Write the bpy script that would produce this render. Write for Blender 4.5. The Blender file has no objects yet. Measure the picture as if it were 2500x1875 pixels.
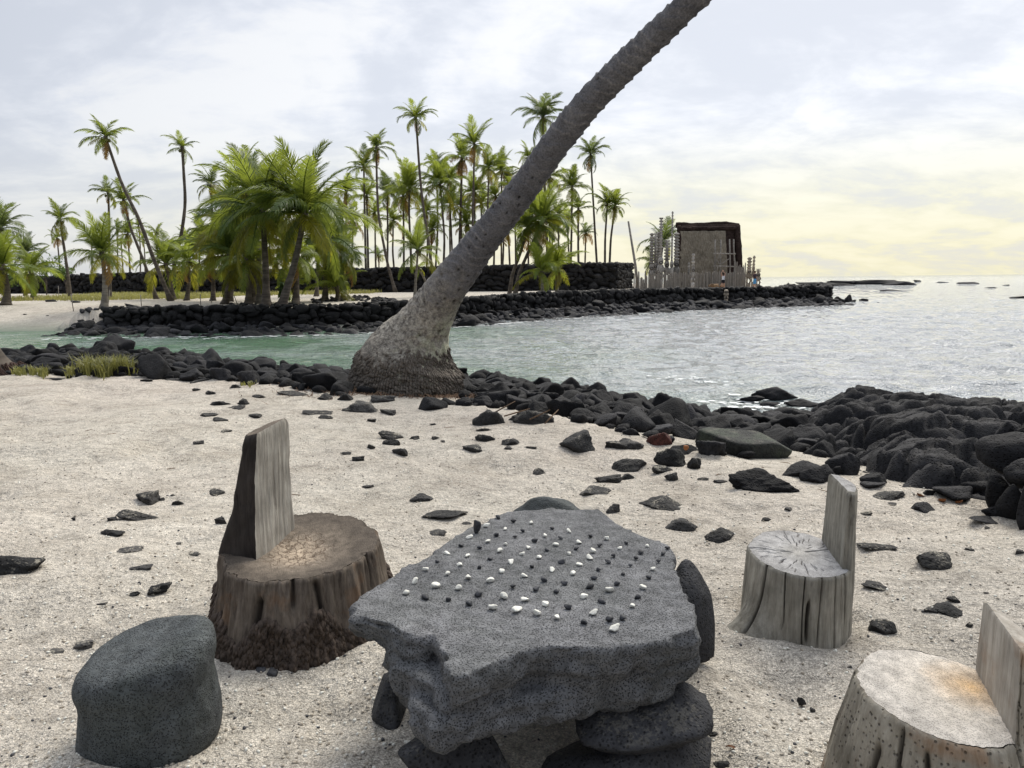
import bpy, bmesh, math, random
import numpy as np
from mathutils import Vector, Matrix, Euler

random.seed(7)
RNG = np.random.default_rng(7)
scene = bpy.context.scene
col = scene.collection

# ------------------------------------------------------------------ camera
CAM_H = 1.35
PITCH = math.radians(7.72)
ROLL = math.radians(-0.56)
FPX = 1888.0                                     # focal length in pixels of a 2500 px wide picture
cam_data = bpy.data.cameras.new('camera')
cam_data.sensor_width = 36.0
cam_data.lens = 36.0 * FPX / 2500.0
cam_data.clip_start = 0.05
cam_data.clip_end = 40000.0
cam = bpy.data.objects.new('camera', cam_data)
col.objects.link(cam)
CROT = Euler((math.pi / 2 - PITCH, 0, 0)).to_matrix() @ Matrix.Rotation(ROLL, 3, 'Z')
cam.matrix_world = Matrix.Translation((0, 0, CAM_H)) @ CROT.to_4x4()
scene.camera = cam

# ------------------------------------------------------------------ world, sun, exposure
SUN_EL = math.radians(50)
SUN_AZ = math.radians(28)                        # from +Y (straight ahead) towards +X (right)
sun_dir = Vector((math.sin(SUN_AZ) * math.cos(SUN_EL), math.cos(SUN_AZ) * math.cos(SUN_EL), math.sin(SUN_EL)))

world = bpy.data.worlds.new('World')
scene.world = world
world.use_nodes = True
wt = world.node_tree
wt.nodes.clear()


class NT:
    """small helper around a node tree"""
    def __init__(self, tree):
        self.t = tree

    def n(self, kind, **kw):
        nd = self.t.nodes.new(kind)
        for k, v in kw.items():
            if k == 'inp':
                for kk, vv in v.items():
                    self.set(nd, kk, vv)
            else:
                setattr(nd, k, v)
        return nd

    def set(self, nd, key, v):
        s = nd.inputs[key]
        if isinstance(v, bpy.types.NodeSocket):
            self.t.links.new(v, s)
        elif isinstance(v, bpy.types.Node):
            self.t.links.new(v.outputs[0], s)
        else:
            s.default_value = v

    def math(self, op, a, b=None, c=None, clamp=False):
        nd = self.n('ShaderNodeMath', operation=op, use_clamp=clamp)
        self.set(nd, 0, a)
        if b is not None:
            self.set(nd, 1, b)
        if c is not None:
            self.set(nd, 2, c)
        return nd.outputs[0]

    def mix(self, fac, a, b, blend='MIX'):
        nd = self.n('ShaderNodeMix', data_type='RGBA', blend_type=blend)
        self.set(nd, 0, fac)
        self.set(nd, 6, a)
        self.set(nd, 7, b)
        return nd.outputs[2]

    def noise(self, vec, scale, detail=4, rough=.55, dist=0.0, out=0):
        nd = self.n('ShaderNodeTexNoise', inp={'Scale': scale, 'Detail': detail, 'Roughness': rough, 'Distortion': dist})
        if vec is not None:
            self.set(nd, 'Vector', vec)
        return nd.outputs[out]

    def voro(self, vec, scale, feature='F1', out='Distance', rnd=1.0):
        nd = self.n('ShaderNodeTexVoronoi', feature=feature, inp={'Scale': scale, 'Randomness': rnd})
        self.set(nd, 'Vector', vec)
        return nd.outputs[out]

    def ramp(self, fac, stops, interp='LINEAR'):
        nd = self.n('ShaderNodeValToRGB')
        nd.color_ramp.interpolation = interp
        e = nd.color_ramp.elements
        while len(e) < len(stops):
            e.new(.5)
        for i, (p, c) in enumerate(stops):
            e[i].position = p
            if not isinstance(c, (tuple, list)):
                c = (c, c, c)
            e[i].color = (c[0], c[1], c[2], 1)
        self.set(nd, 0, fac)
        return nd.outputs[0]

    def map(self, v, a, b, c=0.0, d=1.0, smooth=False):
        nd = self.n('ShaderNodeMapRange', interpolation_type='SMOOTHSTEP' if smooth else 'LINEAR')
        self.set(nd, 0, v)
        for i, x in enumerate((a, b, c, d)):
            self.set(nd, i + 1, x)
        return nd.outputs[0]

    def vscale(self, vec, s):
        nd = self.n('ShaderNodeVectorMath', operation='MULTIPLY')
        self.set(nd, 0, vec)
        self.set(nd, 1, s)
        return nd.outputs[0]


W = NT(wt)
geo = W.n('ShaderNodeTexCoord')
sep = W.n('ShaderNodeSeparateXYZ', inp={0: geo.outputs['Generated']})
dz = W.math('MAXIMUM', sep.outputs[2], 0.0)
# cloud layer seen in perspective
den = W.math('ADD', dz, 0.26)
cx = W.math('DIVIDE', sep.outputs[0], den)
cy = W.math('DIVIDE', sep.outputs[1], den)
cvec = W.n('ShaderNodeCombineXYZ', inp={0: cx, 1: cy, 2: 3.7}).outputs[0]
n1 = W.noise(cvec, 1.9, 8, .58, .5)
n2 = W.noise(W.vscale(cvec, (1.0, 1.4, 1.0)), 5.2, 7, .6, .3)
cl = W.math('ADD', W.math('MULTIPLY', n1, .68), W.math('MULTIPLY', n2, .32))
cloud = W.map(cl, .41, .60, 0, 1, True)
# direction towards the hidden sun near the horizon
dotn = W.n('ShaderNodeVectorMath', operation='DOT_PRODUCT', inp={0: geo.outputs['Generated'], 1: (math.sin(SUN_AZ), math.cos(SUN_AZ), 0.0)})
toward = W.map(dotn.outputs['Value'], -.5, 1.0, 0, 1, True)
low = W.map(dz, 0.0, .20, 1, 0, True)
glow = W.math('MULTIPLY', low, W.map(dotn.outputs['Value'], .35, 1.0, .0, 1, True))
shade = W.ramp(cloud, [(0, (.545, .57, .625)), (.5, (.625, .645, .69)), (1, (.72, .725, .735))])
warm = W.ramp(cloud, [(0, (.49, .495, .44)), (.45, (.64, .605, .35)), (1, (.71, .67, .43))])
cc = W.mix(W.math('MULTIPLY', glow, .95), shade, warm)
lowl = W.map(dz, 0.0, .20, 1, 0, True)
cc = W.mix(W.math('MULTIPLY', W.math('MULTIPLY', lowl, toward), .40), cc, (.66, .645, .60, 1))
cc = W.mix(W.map(toward, 0, 1, .85, 0), cc, (.17, .19, .23, 1))
# an overcast sky is brighter overhead than at the horizon
boost = W.map(dz, .30, .95, 1.0, 2.5, True)
cc = W.mix(1.0, cc, W.n('ShaderNodeCombineXYZ', inp={0: boost, 1: boost, 2: boost}).outputs[0], 'MULTIPLY')
sky = W.n('ShaderNodeTexSky', sky_type='NISHITA', sun_disc=False, sun_elevation=SUN_EL, sun_rotation=SUN_AZ, air_density=1.0, dust_density=2.0)
bg1 = W.n('ShaderNodeBackground', inp={0: sky.outputs[0], 1: .06})
bg2 = W.n('ShaderNodeBackground', inp={0: cc, 1: 1.0})
mx = W.n('ShaderNodeMixShader', inp={0: .86, 1: bg1.outputs[0], 2: bg2.outputs[0]})
wo = W.n('ShaderNodeOutputWorld', inp={0: mx.outputs[0]})

sun_data = bpy.data.lights.new('sun', 'SUN')
sun_data.energy = 2.4
sun_data.angle = math.radians(32)
sun_data.color = (1.0, .94, .83)
sun = bpy.data.objects.new('sun', sun_data)
col.objects.link(sun)
sun.rotation_euler = (-sun_dir).to_track_quat('-Z', 'Y').to_euler()
sun.location = sun_dir * 60

scene.view_settings.view_transform = 'Standard'
scene.view_settings.look = 'None'
scene.view_settings.exposure = 0.60
scene.view_settings.gamma = 1.0
scene.render.engine = 'CYCLES'
scene.cycles.use_denoising = True
scene.cycles.max_bounces = 6
scene.cycles.transparent_max_bounces = 6

# ------------------------------------------------------------------ small tools
WATER_Z = -1.5


def ray(u, v):
    d = CROT @ Vector(((u - 1250.0) / FPX, -(v - 937.5) / FPX, -1.0))
    return d


def PZ(u, v, z):
    """point of the picture (2500 x 1875) on the level z"""
    d = ray(u, v)
    t = (z - CAM_H) / d.z
    return Vector((d.x * t, d.y * t, z))


def PY(u, v, y):
    """point of the picture at distance y"""
    d = ray(u, v)
    t = y / d.y
    return Vector((d.x * t, y, CAM_H + d.z * t))


def _hash(ix, iy, iz):
    h = (ix.astype(np.int64) * 374761393 + iy.astype(np.int64) * 668265263 + iz.astype(np.int64) * 1274126177) & 0xffffffff
    h = ((h ^ (h >> 13)) * 1103515245) & 0xffffffff
    h = ((h ^ (h >> 16)) * 2246822519) & 0xffffffff
    return ((h ^ (h >> 15)) & 0xffffff) / float(0xffffff)


def vnoise(p):
    p = np.asarray(p, float)
    i = np.floor(p).astype(np.int64)
    f = p - i
    f = f * f * f * (f * (f * 6 - 15) + 10)
    r = 0
    for dx in (0, 1):
        wx = f[:, 0] if dx else 1 - f[:, 0]
        for dy in (0, 1):
            wy = f[:, 1] if dy else 1 - f[:, 1]
            for dzz in (0, 1):
                wz = f[:, 2] if dzz else 1 - f[:, 2]
                r = r + wx * wy * wz * _hash(i[:, 0] + dx, i[:, 1] + dy, i[:, 2] + dzz)
    return r * 2 - 1


def fbm(p, octaves=4, gain=.5, lac=2.03):
    p = np.asarray(p, float)
    a, s, r = 1.0, 0.0, 0.0
    for o in range(octaves):
        r = r + a * vnoise(p * lac ** o + o * 17.3)
        s += a
        a *= gain
    return r / s


def worley(p, k=1):
    """F1 (and F2) in 2D on jittered grid"""
    p = np.asarray(p, float)
    i = np.floor(p).astype(np.int64)
    d1 = np.full(len(p), 9.0)
    d2 = np.full(len(p), 9.0)
    hid = np.zeros(len(p))
    for dx in (-1, 0, 1):
        for dy in (-1, 0, 1):
            c = i + np.array([dx, dy])
            hx = _hash(c[:, 0], c[:, 1], np.full(len(p), 11))
            hy = _hash(c[:, 0], c[:, 1], np.full(len(p), 23))
            dd = np.hypot(c[:, 0] + hx - p[:, 0], c[:, 1] + hy - p[:, 1])
            m = dd < d1
            d2 = np.where(m, d1, np.minimum(d2, dd))
            hid = np.where(m, _hash(c[:, 0], c[:, 1], np.full(len(p), 5)), hid)
            d1 = np.where(m, dd, d1)
    return d1, d2, hid


def sstep(x, a, b):
    t = np.clip((np.asarray(x, float) - a) / (b - a), 0, 1)
    return t * t * (3 - 2 * t)


def make_mesh(name, verts, faces, mat=None, smooth=True):
    me = bpy.data.meshes.new(name)
    verts = np.asarray(verts, np.float32)
    if isinstance(faces, np.ndarray):
        nv = len(verts)
        me.vertices.add(nv)
        me.vertices.foreach_set('co', verts.ravel())
        k = faces.shape[1]
        nf = len(faces)
        me.loops.add(nf * k)
        me.loops.foreach_set('vertex_index', faces.astype(np.int32).ravel())
        me.polygons.add(nf)
        me.polygons.foreach_set('loop_start', np.arange(nf, dtype=np.int32) * k)
        me.polygons.foreach_set('loop_total', np.full(nf, k, np.int32))
        me.update(calc_edges=True)
    else:
        me.from_pydata([tuple(map(float, v)) for v in verts], [], [tuple(int(i) for i in f) for f in faces])
        me.update()
    if smooth:
        me.polygons.foreach_set('use_smooth', np.ones(len(me.polygons), bool))
    if mat is not None:
        me.materials.append(mat)
    return me


def link(name, me, parent=None, loc=(0, 0, 0), rot=(0, 0, 0), scale=(1, 1, 1)):
    o = bpy.data.objects.new(name, me)
    col.objects.link(o)
    o.location = loc
    o.rotation_euler = rot
    o.scale = scale
    if parent is not None:
        o.parent = parent
    return o


def tag(o, label=None, cat=None, group=None, kind=None):
    if label:
        o['label'] = label
    if cat:
        o['category'] = cat
    if group:
        o['group'] = group
    if kind:
        o['kind'] = kind
    return o


class MB:
    """collects pieces into one mesh"""
    def __init__(self):
        self.v = []
        self.f = []
        self.n = 0

    def add(self, verts, faces):
        verts = np.asarray(verts, float)
        self.v.append(verts)
        for f in faces:
            self.f.append(tuple(int(i) + self.n for i in f))
        self.n += len(verts)

    def tube(self, pts, rad, seg=8, cap=True):
        v, f = tube(pts, rad, seg, cap)
        self.add(v, f)

    def mesh(self, name, mat, smooth=True):
        return make_mesh(name, np.concatenate(self.v), self.f, mat, smooth)


def frames(pts):
    pts = [Vector(p) for p in pts]
    out = []
    n = len(pts)
    ref = None
    for i in range(n):
        t = (pts[min(i + 1, n - 1)] - pts[max(i - 1, 0)]).normalized()
        if ref is None:
            ref = Vector((0, 1, 0)) if abs(t.y) < .9 else Vector((1, 0, 0))
        a = (ref - t * ref.dot(t)).normalized()
        b = t.cross(a)
        ref = a
        out.append((pts[i], t, a, b))
    return out


def tube(pts, rad, seg=8, cap=True):
    fr = frames(pts)
    if not hasattr(rad, '__len__'):
        rad = [rad] * len(pts)
    v, f = [], []
    for (p, t, a, b), r in zip(fr, rad):
        for k in range(seg):
            an = 2 * math.pi * k / seg
            v.append(p + a * (math.cos(an) * r) + b * (math.sin(an) * r))
    n = len(pts)
    for i in range(n - 1):
        for k in range(seg):
            k2 = (k + 1) % seg
            f.append((i * seg + k, i * seg + k2, (i + 1) * seg + k2, (i + 1) * seg + k))
    if cap:
        f.append(tuple(range(seg - 1, -1, -1)))
        f.append(tuple((n - 1) * seg + k for k in range(seg)))
    return np.array([tuple(x) for x in v]), f


def box(cx, cy, cz, sx, sy, sz):
    v = np.array([(cx + a * sx / 2, cy + b * sy / 2, cz + c * sz / 2) for a in (-1, 1) for b in (-1, 1) for c in (-1, 1)])
    f = [(0, 1, 3, 2), (4, 6, 7, 5), (0, 4, 5, 1), (2, 3, 7, 6), (0, 2, 6, 4), (1, 5, 7, 3)]
    return v, f


_ico = {}


def ico(sub):
    if sub not in _ico:
        bm = bmesh.new()
        bmesh.ops.create_icosphere(bm, subdivisions=sub, radius=1.0)
        v = np.array([tuple(x.co) for x in bm.verts])
        f = np.array([[x.index for x in fc.verts] for fc in bm.faces])
        bm.free()
        v /= np.linalg.norm(v, axis=1)[:, None]
        _ico[sub] = (v, f)
    return _ico[sub]


def rock(sub, seed, planes=13, sharp=14.0, rough=.035, lo=.62, hi=1.0):
    """rounded angular boulder of about unit radius"""
    rg = np.random.default_rng(seed)
    d, f = ico(sub)
    n = rg.normal(size=(planes, 3))
    n /= np.linalg.norm(n, axis=1)[:, None]
    h = rg.uniform(lo, hi, planes)
    q = (d @ n.T) / h                      # 1/r per plane
    q = np.maximum(q, .02)
    s = (np.mean(q ** sharp, axis=1) * planes) ** (1 / sharp)
    r = 1 / np.maximum(s, .72)
    r = r * (1 + rough * 2.2 * fbm(d * 2.2 + seed * 3.1, 3) + rough * .7 * fbm(d * 7 + seed, 3))
    v = d * r[:, None]
    v -= (v.max(0) + v.min(0)) / 2
    v /= np.abs(v).max(0)
    return v, f


def remesh(v, f, voxel, smooth_iter=0):
    me = make_mesh('tmp', v, f, None, False)
    o = bpy.data.objects.new('tmp', me)
    col.objects.link(o)
    m = o.modifiers.new('r', 'REMESH')
    m.mode = 'VOXEL'
    m.voxel_size = voxel
    if smooth_iter:
        s = o.modifiers.new('s', 'SMOOTH')
        s.iterations = smooth_iter
        s.factor = .5
    dg = bpy.context.evaluated_depsgraph_get()
    ev = o.evaluated_get(dg)
    m2 = ev.to_mesh()
    vv = np.zeros(len(m2.vertices) * 3, np.float32)
    m2.vertices.foreach_get('co', vv)
    nn = np.zeros(len(m2.vertices) * 3, np.float32)
    m2.vertices.foreach_get('normal', nn)
    ff = [tuple(p.vertices) for p in m2.polygons]
    ev.to_mesh_clear()
    bpy.data.objects.remove(o)
    bpy.data.meshes.remove(me)
    if len(ff) and all(len(x) == 4 for x in ff):
        ff = np.array(ff)
    return vv.reshape(-1, 3).astype(float), ff, nn.reshape(-1, 3).astype(float)


def grid_faces(nr, nc, wrap=False):
    """quads of an nr x nc vertex grid (nc wraps when asked)"""
    i = np.arange(nr - 1)[:, None]
    j = np.arange(nc if wrap else nc - 1)[None, :]
    j2 = (j + 1) % nc
    a = i * nc + j
    b = i * nc + j2
    c = (i + 1) * nc + j2
    d = (i + 1) * nc + j
    return np.stack([a, b, c, d], -1).reshape(-1, 4)

# ------------------------------------------------------------------ materials
def new_mat(name):
    m = bpy.data.materials.new(name)
    m.use_nodes = True
    t = m.node_tree
    t.nodes.clear()
    N = NT(t)
    out = N.n('ShaderNodeOutputMaterial')
    b = N.n('ShaderNodeBsdfPrincipled')
    t.links.new(b.outputs[0], out.inputs[0])
    g = N.n('ShaderNodeNewGeometry')
    return m, N, b, out, g


def bump(N, h, strength, dist, prev=None):
    nd = N.n('ShaderNodeBump', inp={'Height': h, 'Strength': strength, 'Distance': dist})
    if prev is not None:
        N.set(nd, 'Normal', prev)
    return nd.outputs[0]


def c4(c):
    return (c[0], c[1], c[2], 1)


def mat_lava(name, c0, c1, dust=0.0, worn=0.0, vary=True, fine=60.0, pit=.9, rough=.8, green=0.0, far=False, spec=.28):
    m, N, b, out, g = new_mat(name)
    P = g.outputs['Position']
    big = N.noise(P, 2.3, 5, .6)
    col_ = N.mix(N.map(big, .32, .68), c4(c0), c4(c1))
    oi = N.n('ShaderNodeObjectInfo')
    if vary:
        col_ = N.mix(1.0, col_, N.ramp(oi.outputs['Random'], [(0, .6), (.7, 1.1), (.9, 1.7), (1, 2.3)]), 'MULTIPLY')
    med = N.noise(P, 22.0, 5, .65)
    col_ = N.mix(1.0, col_, N.ramp(med, [(.3, .62), (.7, 1.4)]), 'MULTIPLY')
    if green:
        col_ = N.mix(N.math('MULTIPLY', N.map(N.noise(P, 4.0, 5, .6), .45, .62, 0, 1, True), green), col_, (.045, .056, .038, 1))
    nrm = None
    if not far:
        v = N.voro(P, fine)
        pits = N.map(v, .12, .42, 0, 1)
        col_ = N.mix(1.0, col_, N.ramp(pits, [(0, .45), (1, 1.08)]), 'MULTIPLY')
        nrm = bump(N, med, .55, .03)
        nrm = bump(N, pits, pit, .006, nrm)
    else:
        nrm = bump(N, N.noise(P, 5.0, 5, .7), .9, .12)
    if dust:
        sp = N.n('ShaderNodeSeparateXYZ', inp={0: g.outputs['Normal']})
        up = N.map(sp.outputs[2], .35, .95)
        k = N.math('MULTIPLY', up, N.map(N.math('ADD', N.math('MULTIPLY', N.noise(P, 9.0, 4, .6), .6), N.math('MULTIPLY', N.noise(P, 90.0, 2, .6), .4)), .53, .62, 0, 1, True))
        col_ = N.mix(N.math('MULTIPLY', k, dust), col_, (.33, .30, .24, 1))
    if worn:                       # table top painted paler, mostly for light from above, partly as wear
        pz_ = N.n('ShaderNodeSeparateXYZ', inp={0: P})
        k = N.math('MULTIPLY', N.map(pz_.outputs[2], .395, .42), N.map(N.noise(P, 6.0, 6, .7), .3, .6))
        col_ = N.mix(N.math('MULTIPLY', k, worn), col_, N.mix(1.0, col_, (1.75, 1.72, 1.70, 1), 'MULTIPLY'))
    N.set(b, 'Base Color', col_)
    N.set(b, 'Roughness', rough)
    N.set(b, 'Specular IOR Level', spec)
    N.set(b, 'Normal', nrm)
    return m


M = {}
M['lava'] = mat_lava('lava_rock', (.007, .007, .008), (.021, .0205, .022), pit=1.0, spec=.2)
M['lava_sand'] = mat_lava('lava_rock_dusted', (.012, .012, .012), (.034, .032, .030), dust=.75)
M['lava_green'] = mat_lava('lava_rock_algae', (.014, .015, .014), (.030, .031, .028), dust=.2, green=.7)
M['lava_red'] = mat_lava('red_cinder', (.05, .016, .012), (.10, .035, .026), dust=.5)
M['lava_far'] = mat_lava('lava_far', (.007, .007, .008), (.022, .0215, .023), far=True)
M['wall_far'] = mat_lava('lava_wall_far', (.009, .0085, .0085), (.026, .0245, .024), far=True)
M['slab'] = mat_lava('grey_basalt', (.088, .089, .092), (.13, .131, .134), fine=190.0, pit=1.0, rough=.9, green=.10, worn=.6, vary=False)  # top face painted lighter as if lit; sides keep the darker base
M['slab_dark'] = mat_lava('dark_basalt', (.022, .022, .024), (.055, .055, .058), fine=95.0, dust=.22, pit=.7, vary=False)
M['seat_stone'] = mat_lava('smooth_basalt', (.052, .057, .060), (.085, .092, .092), fine=170.0, pit=.9, rough=.85, green=.2, vary=False)


def mat_simple(name, c, rough=.8, vary=.25, scale=20, bumpd=.01, trans=0.0, spec=.3):
    m, N, b, out, g = new_mat(name)
    n = N.noise(g.outputs['Position'], scale, 4, .6)
    k = N.mix(1.0, c4(c), N.ramp(n, [(.3, 1 - vary), (.7, 1 + vary)]), 'MULTIPLY')
    oi = N.n('ShaderNodeObjectInfo')
    k = N.mix(1.0, k, N.ramp(oi.outputs['Random'], [(0, 1 - vary), (1, 1 + vary)]), 'MULTIPLY')
    N.set(b, 'Base Color', k)
    N.set(b, 'Roughness', rough)
    N.set(b, 'Specular IOR Level', spec)
    if bumpd:
        N.set(b, 'Normal', bump(N, n, .6, bumpd))
    return m


M['coral'] = mat_simple('white_coral', (.74, .72, .64), .7, .14, 160, .003)
M['pebble'] = mat_simple('black_pebble', (.040, .041, .045), .6, .4, 120, .002)
M['husk'] = mat_simple('coconut_husk', (.22, .085, .03), .7, .4, 60, .004)
M['litter'] = mat_simple('brown_roots', (.16, .105, .065), .9, .35, 90, .003)
M['skin'] = mat_simple('skin', (.45, .25, .17), .6, .05, 8, 0)
M['shirt_white'] = mat_simple('white_cotton', (.78, .78, .80), .9, .05, 8, 0)
M['cloth_black'] = mat_simple('black_cloth', (.02, .02, .025), .9, .1, 8, 0)
M['cloth_dark'] = mat_simple('dark_shirt', (.07, .05, .06), .9, .1, 8, 0)
M['cloth_blue'] = mat_simple('blue_cloth', (.12, .36, .62), .9, .1, 8, 0)
M['hair'] = mat_simple('brown_hair', (.05, .03, .02), .7, .2, 30, 0)
M['offering'] = mat_simple('offering_orange', (.20, .12, .06), .8, .5, 12, .02)
M['foam'] = mat_simple('sea_foam', (.80, .82, .82), .6, .06, 6, .02)


def mat_sand():
    m, N, b, out, g = new_mat('coral_sand')
    P = g.outputs['Position']
    sp = N.n('ShaderNodeSeparateXYZ', inp={0: P})
    P2 = N.n('ShaderNodeCombineXYZ', inp={0: sp.outputs[0], 1: sp.outputs[1], 2: 0.0}).outputs[0]
    tint = N.noise(P2, .55, 4, .6)
    base = N.mix(N.map(tint, .35, .65), (.55, .505, .435, 1), (.65, .60, .515, 1))
    base = N.mix(N.map(N.noise(P2, .23, 3, .5), .45, .7, 0, .6), base, (.60, .53, .465, 1))
    # coarse coral grains, each with its own shade
    gv = N.n('ShaderNodeTexVoronoi', inp={'Scale': 175.0, 'Vector': P2})
    gs = N.n('ShaderNodeSeparateColor', inp={0: gv.outputs['Color']})
    shade = N.ramp(gs.outputs[0], [(0, .40), (.10, .68), (.40, .96), (.80, 1.2), (1, 1.5)])
    gap = N.ramp(gv.outputs['Distance'], [(.35, 1.0), (.75, .45)])
    gr = N.mix(1.0, shade, gap, 'MULTIPLY')
    gv2 = N.n('ShaderNodeTexVoronoi', inp={'Scale': 62.0, 'Vector': P2})
    gs2 = N.n('ShaderNodeSeparateColor', inp={0: gv2.outputs['Color']})
    gr2 = N.ramp(gs2.outputs[1], [(0, .62), (.25, .92), (.85, 1.08), (1, 1.3)])
    base = N.mix(.62, base, N.mix(1.0, base, gr, 'MULTIPLY'))
    base = N.mix(.55, base, N.mix(1.0, base, gr2, 'MULTIPLY'))
    patch = N.noise(P2, 7.0, 6, .7)
    base = N.mix(1.0, base, N.ramp(patch, [(.28, .62), (.50, .98), (.75, 1.12)]), 'MULTIPLY')
    tram = N.noise(P2, 1.5, 6, .7, .4)
    base = N.mix(1.0, base, N.ramp(tram, [(.30, (.74, .72, .70)), (.46, (.95, .94, .93)), (.62, (1.06, 1.06, 1.06))]), 'MULTIPLY')
    # darker rubbly ground away from the sand (sea floor)
    deep = N.map(sp.outputs[2], -.95, -1.55)
    base = N.mix(deep, base, (.16, .19, .15, 1))
    N.set(b, 'Base Color', base)
    N.set(b, 'Roughness', .95)
    N.set(b, 'Specular IOR Level', .15)
    st = N.noise(N.vscale(P2, (5.0, 16.0, 1.0)), 1.0, 5, .7)
    base = N.mix(1.0, base, N.ramp(st, [(.27, .66), (.42, .98), (.8, 1.05)]), 'MULTIPLY')
    N.set(b, 'Base Color', base)
    nr = bump(N, N.noise(P2, 14.0, 5, .65), 1.0, .05)
    nr = bump(N, st, .7, .03, nr)
    nr = bump(N, gv2.outputs['Distance'], .35, .008, nr)
    nr = bump(N, gv.outputs['Distance'], .75, -.004, nr)
    N.set(b, 'Normal', nr)
    return m


M['sand'] = mat_sand()


def mat_water():
    m, N, b, out, g = new_mat('sea_water')
    P = g.outputs['Position']
    sp = N.n('ShaderNodeSeparateXYZ', inp={0: P})
    # green shallows inside the cove, grey-blue outside
    k = N.math('ADD', N.math('MULTIPLY', sp.outputs[0], .035), N.math('MULTIPLY', sp.outputs[1], .006))
    k = N.math('ADD', k, N.math('MULTIPLY', N.math('SUBTRACT', N.noise(P, .13, 3, .5), .5), .9))
    shallow = N.mix(N.map(N.noise(P, .22, 3, .6), .46, .64), (.055, .145, .065, 1), (.21, .275, .235, 1))
    colr = N.mix(N.map(k, -.30, .50, 0, 1, True), shallow, (.23, .25, .26, 1))
    N.set(b, 'Base Color', colr)
    N.set(b, 'Roughness', .03)
    N.set(b, 'IOR', 1.5)
    N.set(b, 'Specular IOR Level', .5)
    a = N.vscale(P, (1.0, 1.7, 1.0))
    h1 = N.noise(a, .8, 5, .65, .5)
    h2 = N.noise(a, 3.4, 4, .6, .3)
    h3 = N.noise(a, 11.0, 3, .6)
    nr = bump(N, h1, 1.0, .45)
    nr = bump(N, h2, .9, .13, nr)
    nr = bump(N, h3, .8, .032, nr)
    N.set(b, 'Normal', nr)
    return m


M['water'] = mat_water()


def mat_frond(name, c0, c1, tcol, tmix=.45, brown=.12):
    m, N, b, out, g = new_mat(name)
    oi = N.n('ShaderNodeObjectInfo')
    base = N.mix(oi.outputs['Random'], c4(c0), c4(c1))
    n = N.noise(g.outputs['Position'], 1.6, 3, .6)
    base = N.mix(1.0, base, N.ramp(n, [(.3, .65), (.7, 1.35)]), 'MULTIPLY')
    base = N.mix(N.map(N.noise(g.outputs['Position'], 3.1, 3, .6), .60, .72, 0, brown), base, (.20, .13, .03, 1))
    N.set(b, 'Base Color', base)
    N.set(b, 'Roughness', .42)
    N.set(b, 'Specular IOR Level', .35)
    tr = N.n('ShaderNodeBsdfTranslucent')
    N.set(tr, 0, N.mix(1.0, c4(tcol), N.ramp(oi.outputs['Random'], [(0, .7), (1, 1.25)]), 'MULTIPLY'))
    mxs = N.n('ShaderNodeMixShader', inp={0: tmix, 1: b.outputs[0], 2: tr.outputs[0]})
    N.t.links.new(mxs.outputs[0], out.inputs[0])
    return m


M['frond'] = mat_frond('palm_frond_green', (.05, .10, .022), (.115, .155, .03), (.29, .34, .045), .5)
M['frond_y'] = mat_frond('palm_frond_yellowing', (.10, .13, .02), (.19, .18, .025), (.36, .35, .03), .5)
M['frond_b'] = mat_frond('palm_frond_dry', (.19, .11, .03), (.27, .19, .07), (.42, .24, .05), .4)
M['frond_l'] = mat_frond('palm_frond_light', (.105, .165, .03), (.155, .20, .035), (.36, .42, .05), .5)
M['frond_g'] = mat_frond('palm_frond_grey', (.06, .09, .04), (.10, .13, .05), (.20, .25, .06), .42)
M['grass'] = mat_frond('grass_blade', (.19, .19, .06), (.27, .25, .09), (.34, .33, .09), .4, .35)
M['bush'] = mat_frond('bush_leaf', (.05, .10, .03), (.09, .15, .04), (.16, .24, .04), .4)


def mat_trunk(name, c0, c1, ring=9.0):
    m, N, b, out, g = new_mat(name)
    P = g.outputs['Position']
    n = N.noise(P, 2.0, 5, .6)
    base = N.mix(N.map(n, .35, .65), c4(c0), c4(c1))
    w = N.noise(N.vscale(P, (1.0, 1.0, ring)), 1.0, 4, .6)
    base = N.mix(1.0, base, N.ramp(w, [(.35, .65), (.65, 1.3)]), 'MULTIPLY')
    N.set(b, 'Base Color', base)
    N.set(b, 'Roughness', .9)
    N.set(b, 'Specular IOR Level', .2)
    N.set(b, 'Normal', bump(N, w, .7, .03))
    return m


M['palm_trunk'] = mat_trunk('palm_trunk', (.075, .062, .050), (.13, .11, .09))
M['palm_trunk_pale'] = mat_trunk('palm_trunk_pale', (.15, .135, .115), (.23, .21, .18))


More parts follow.
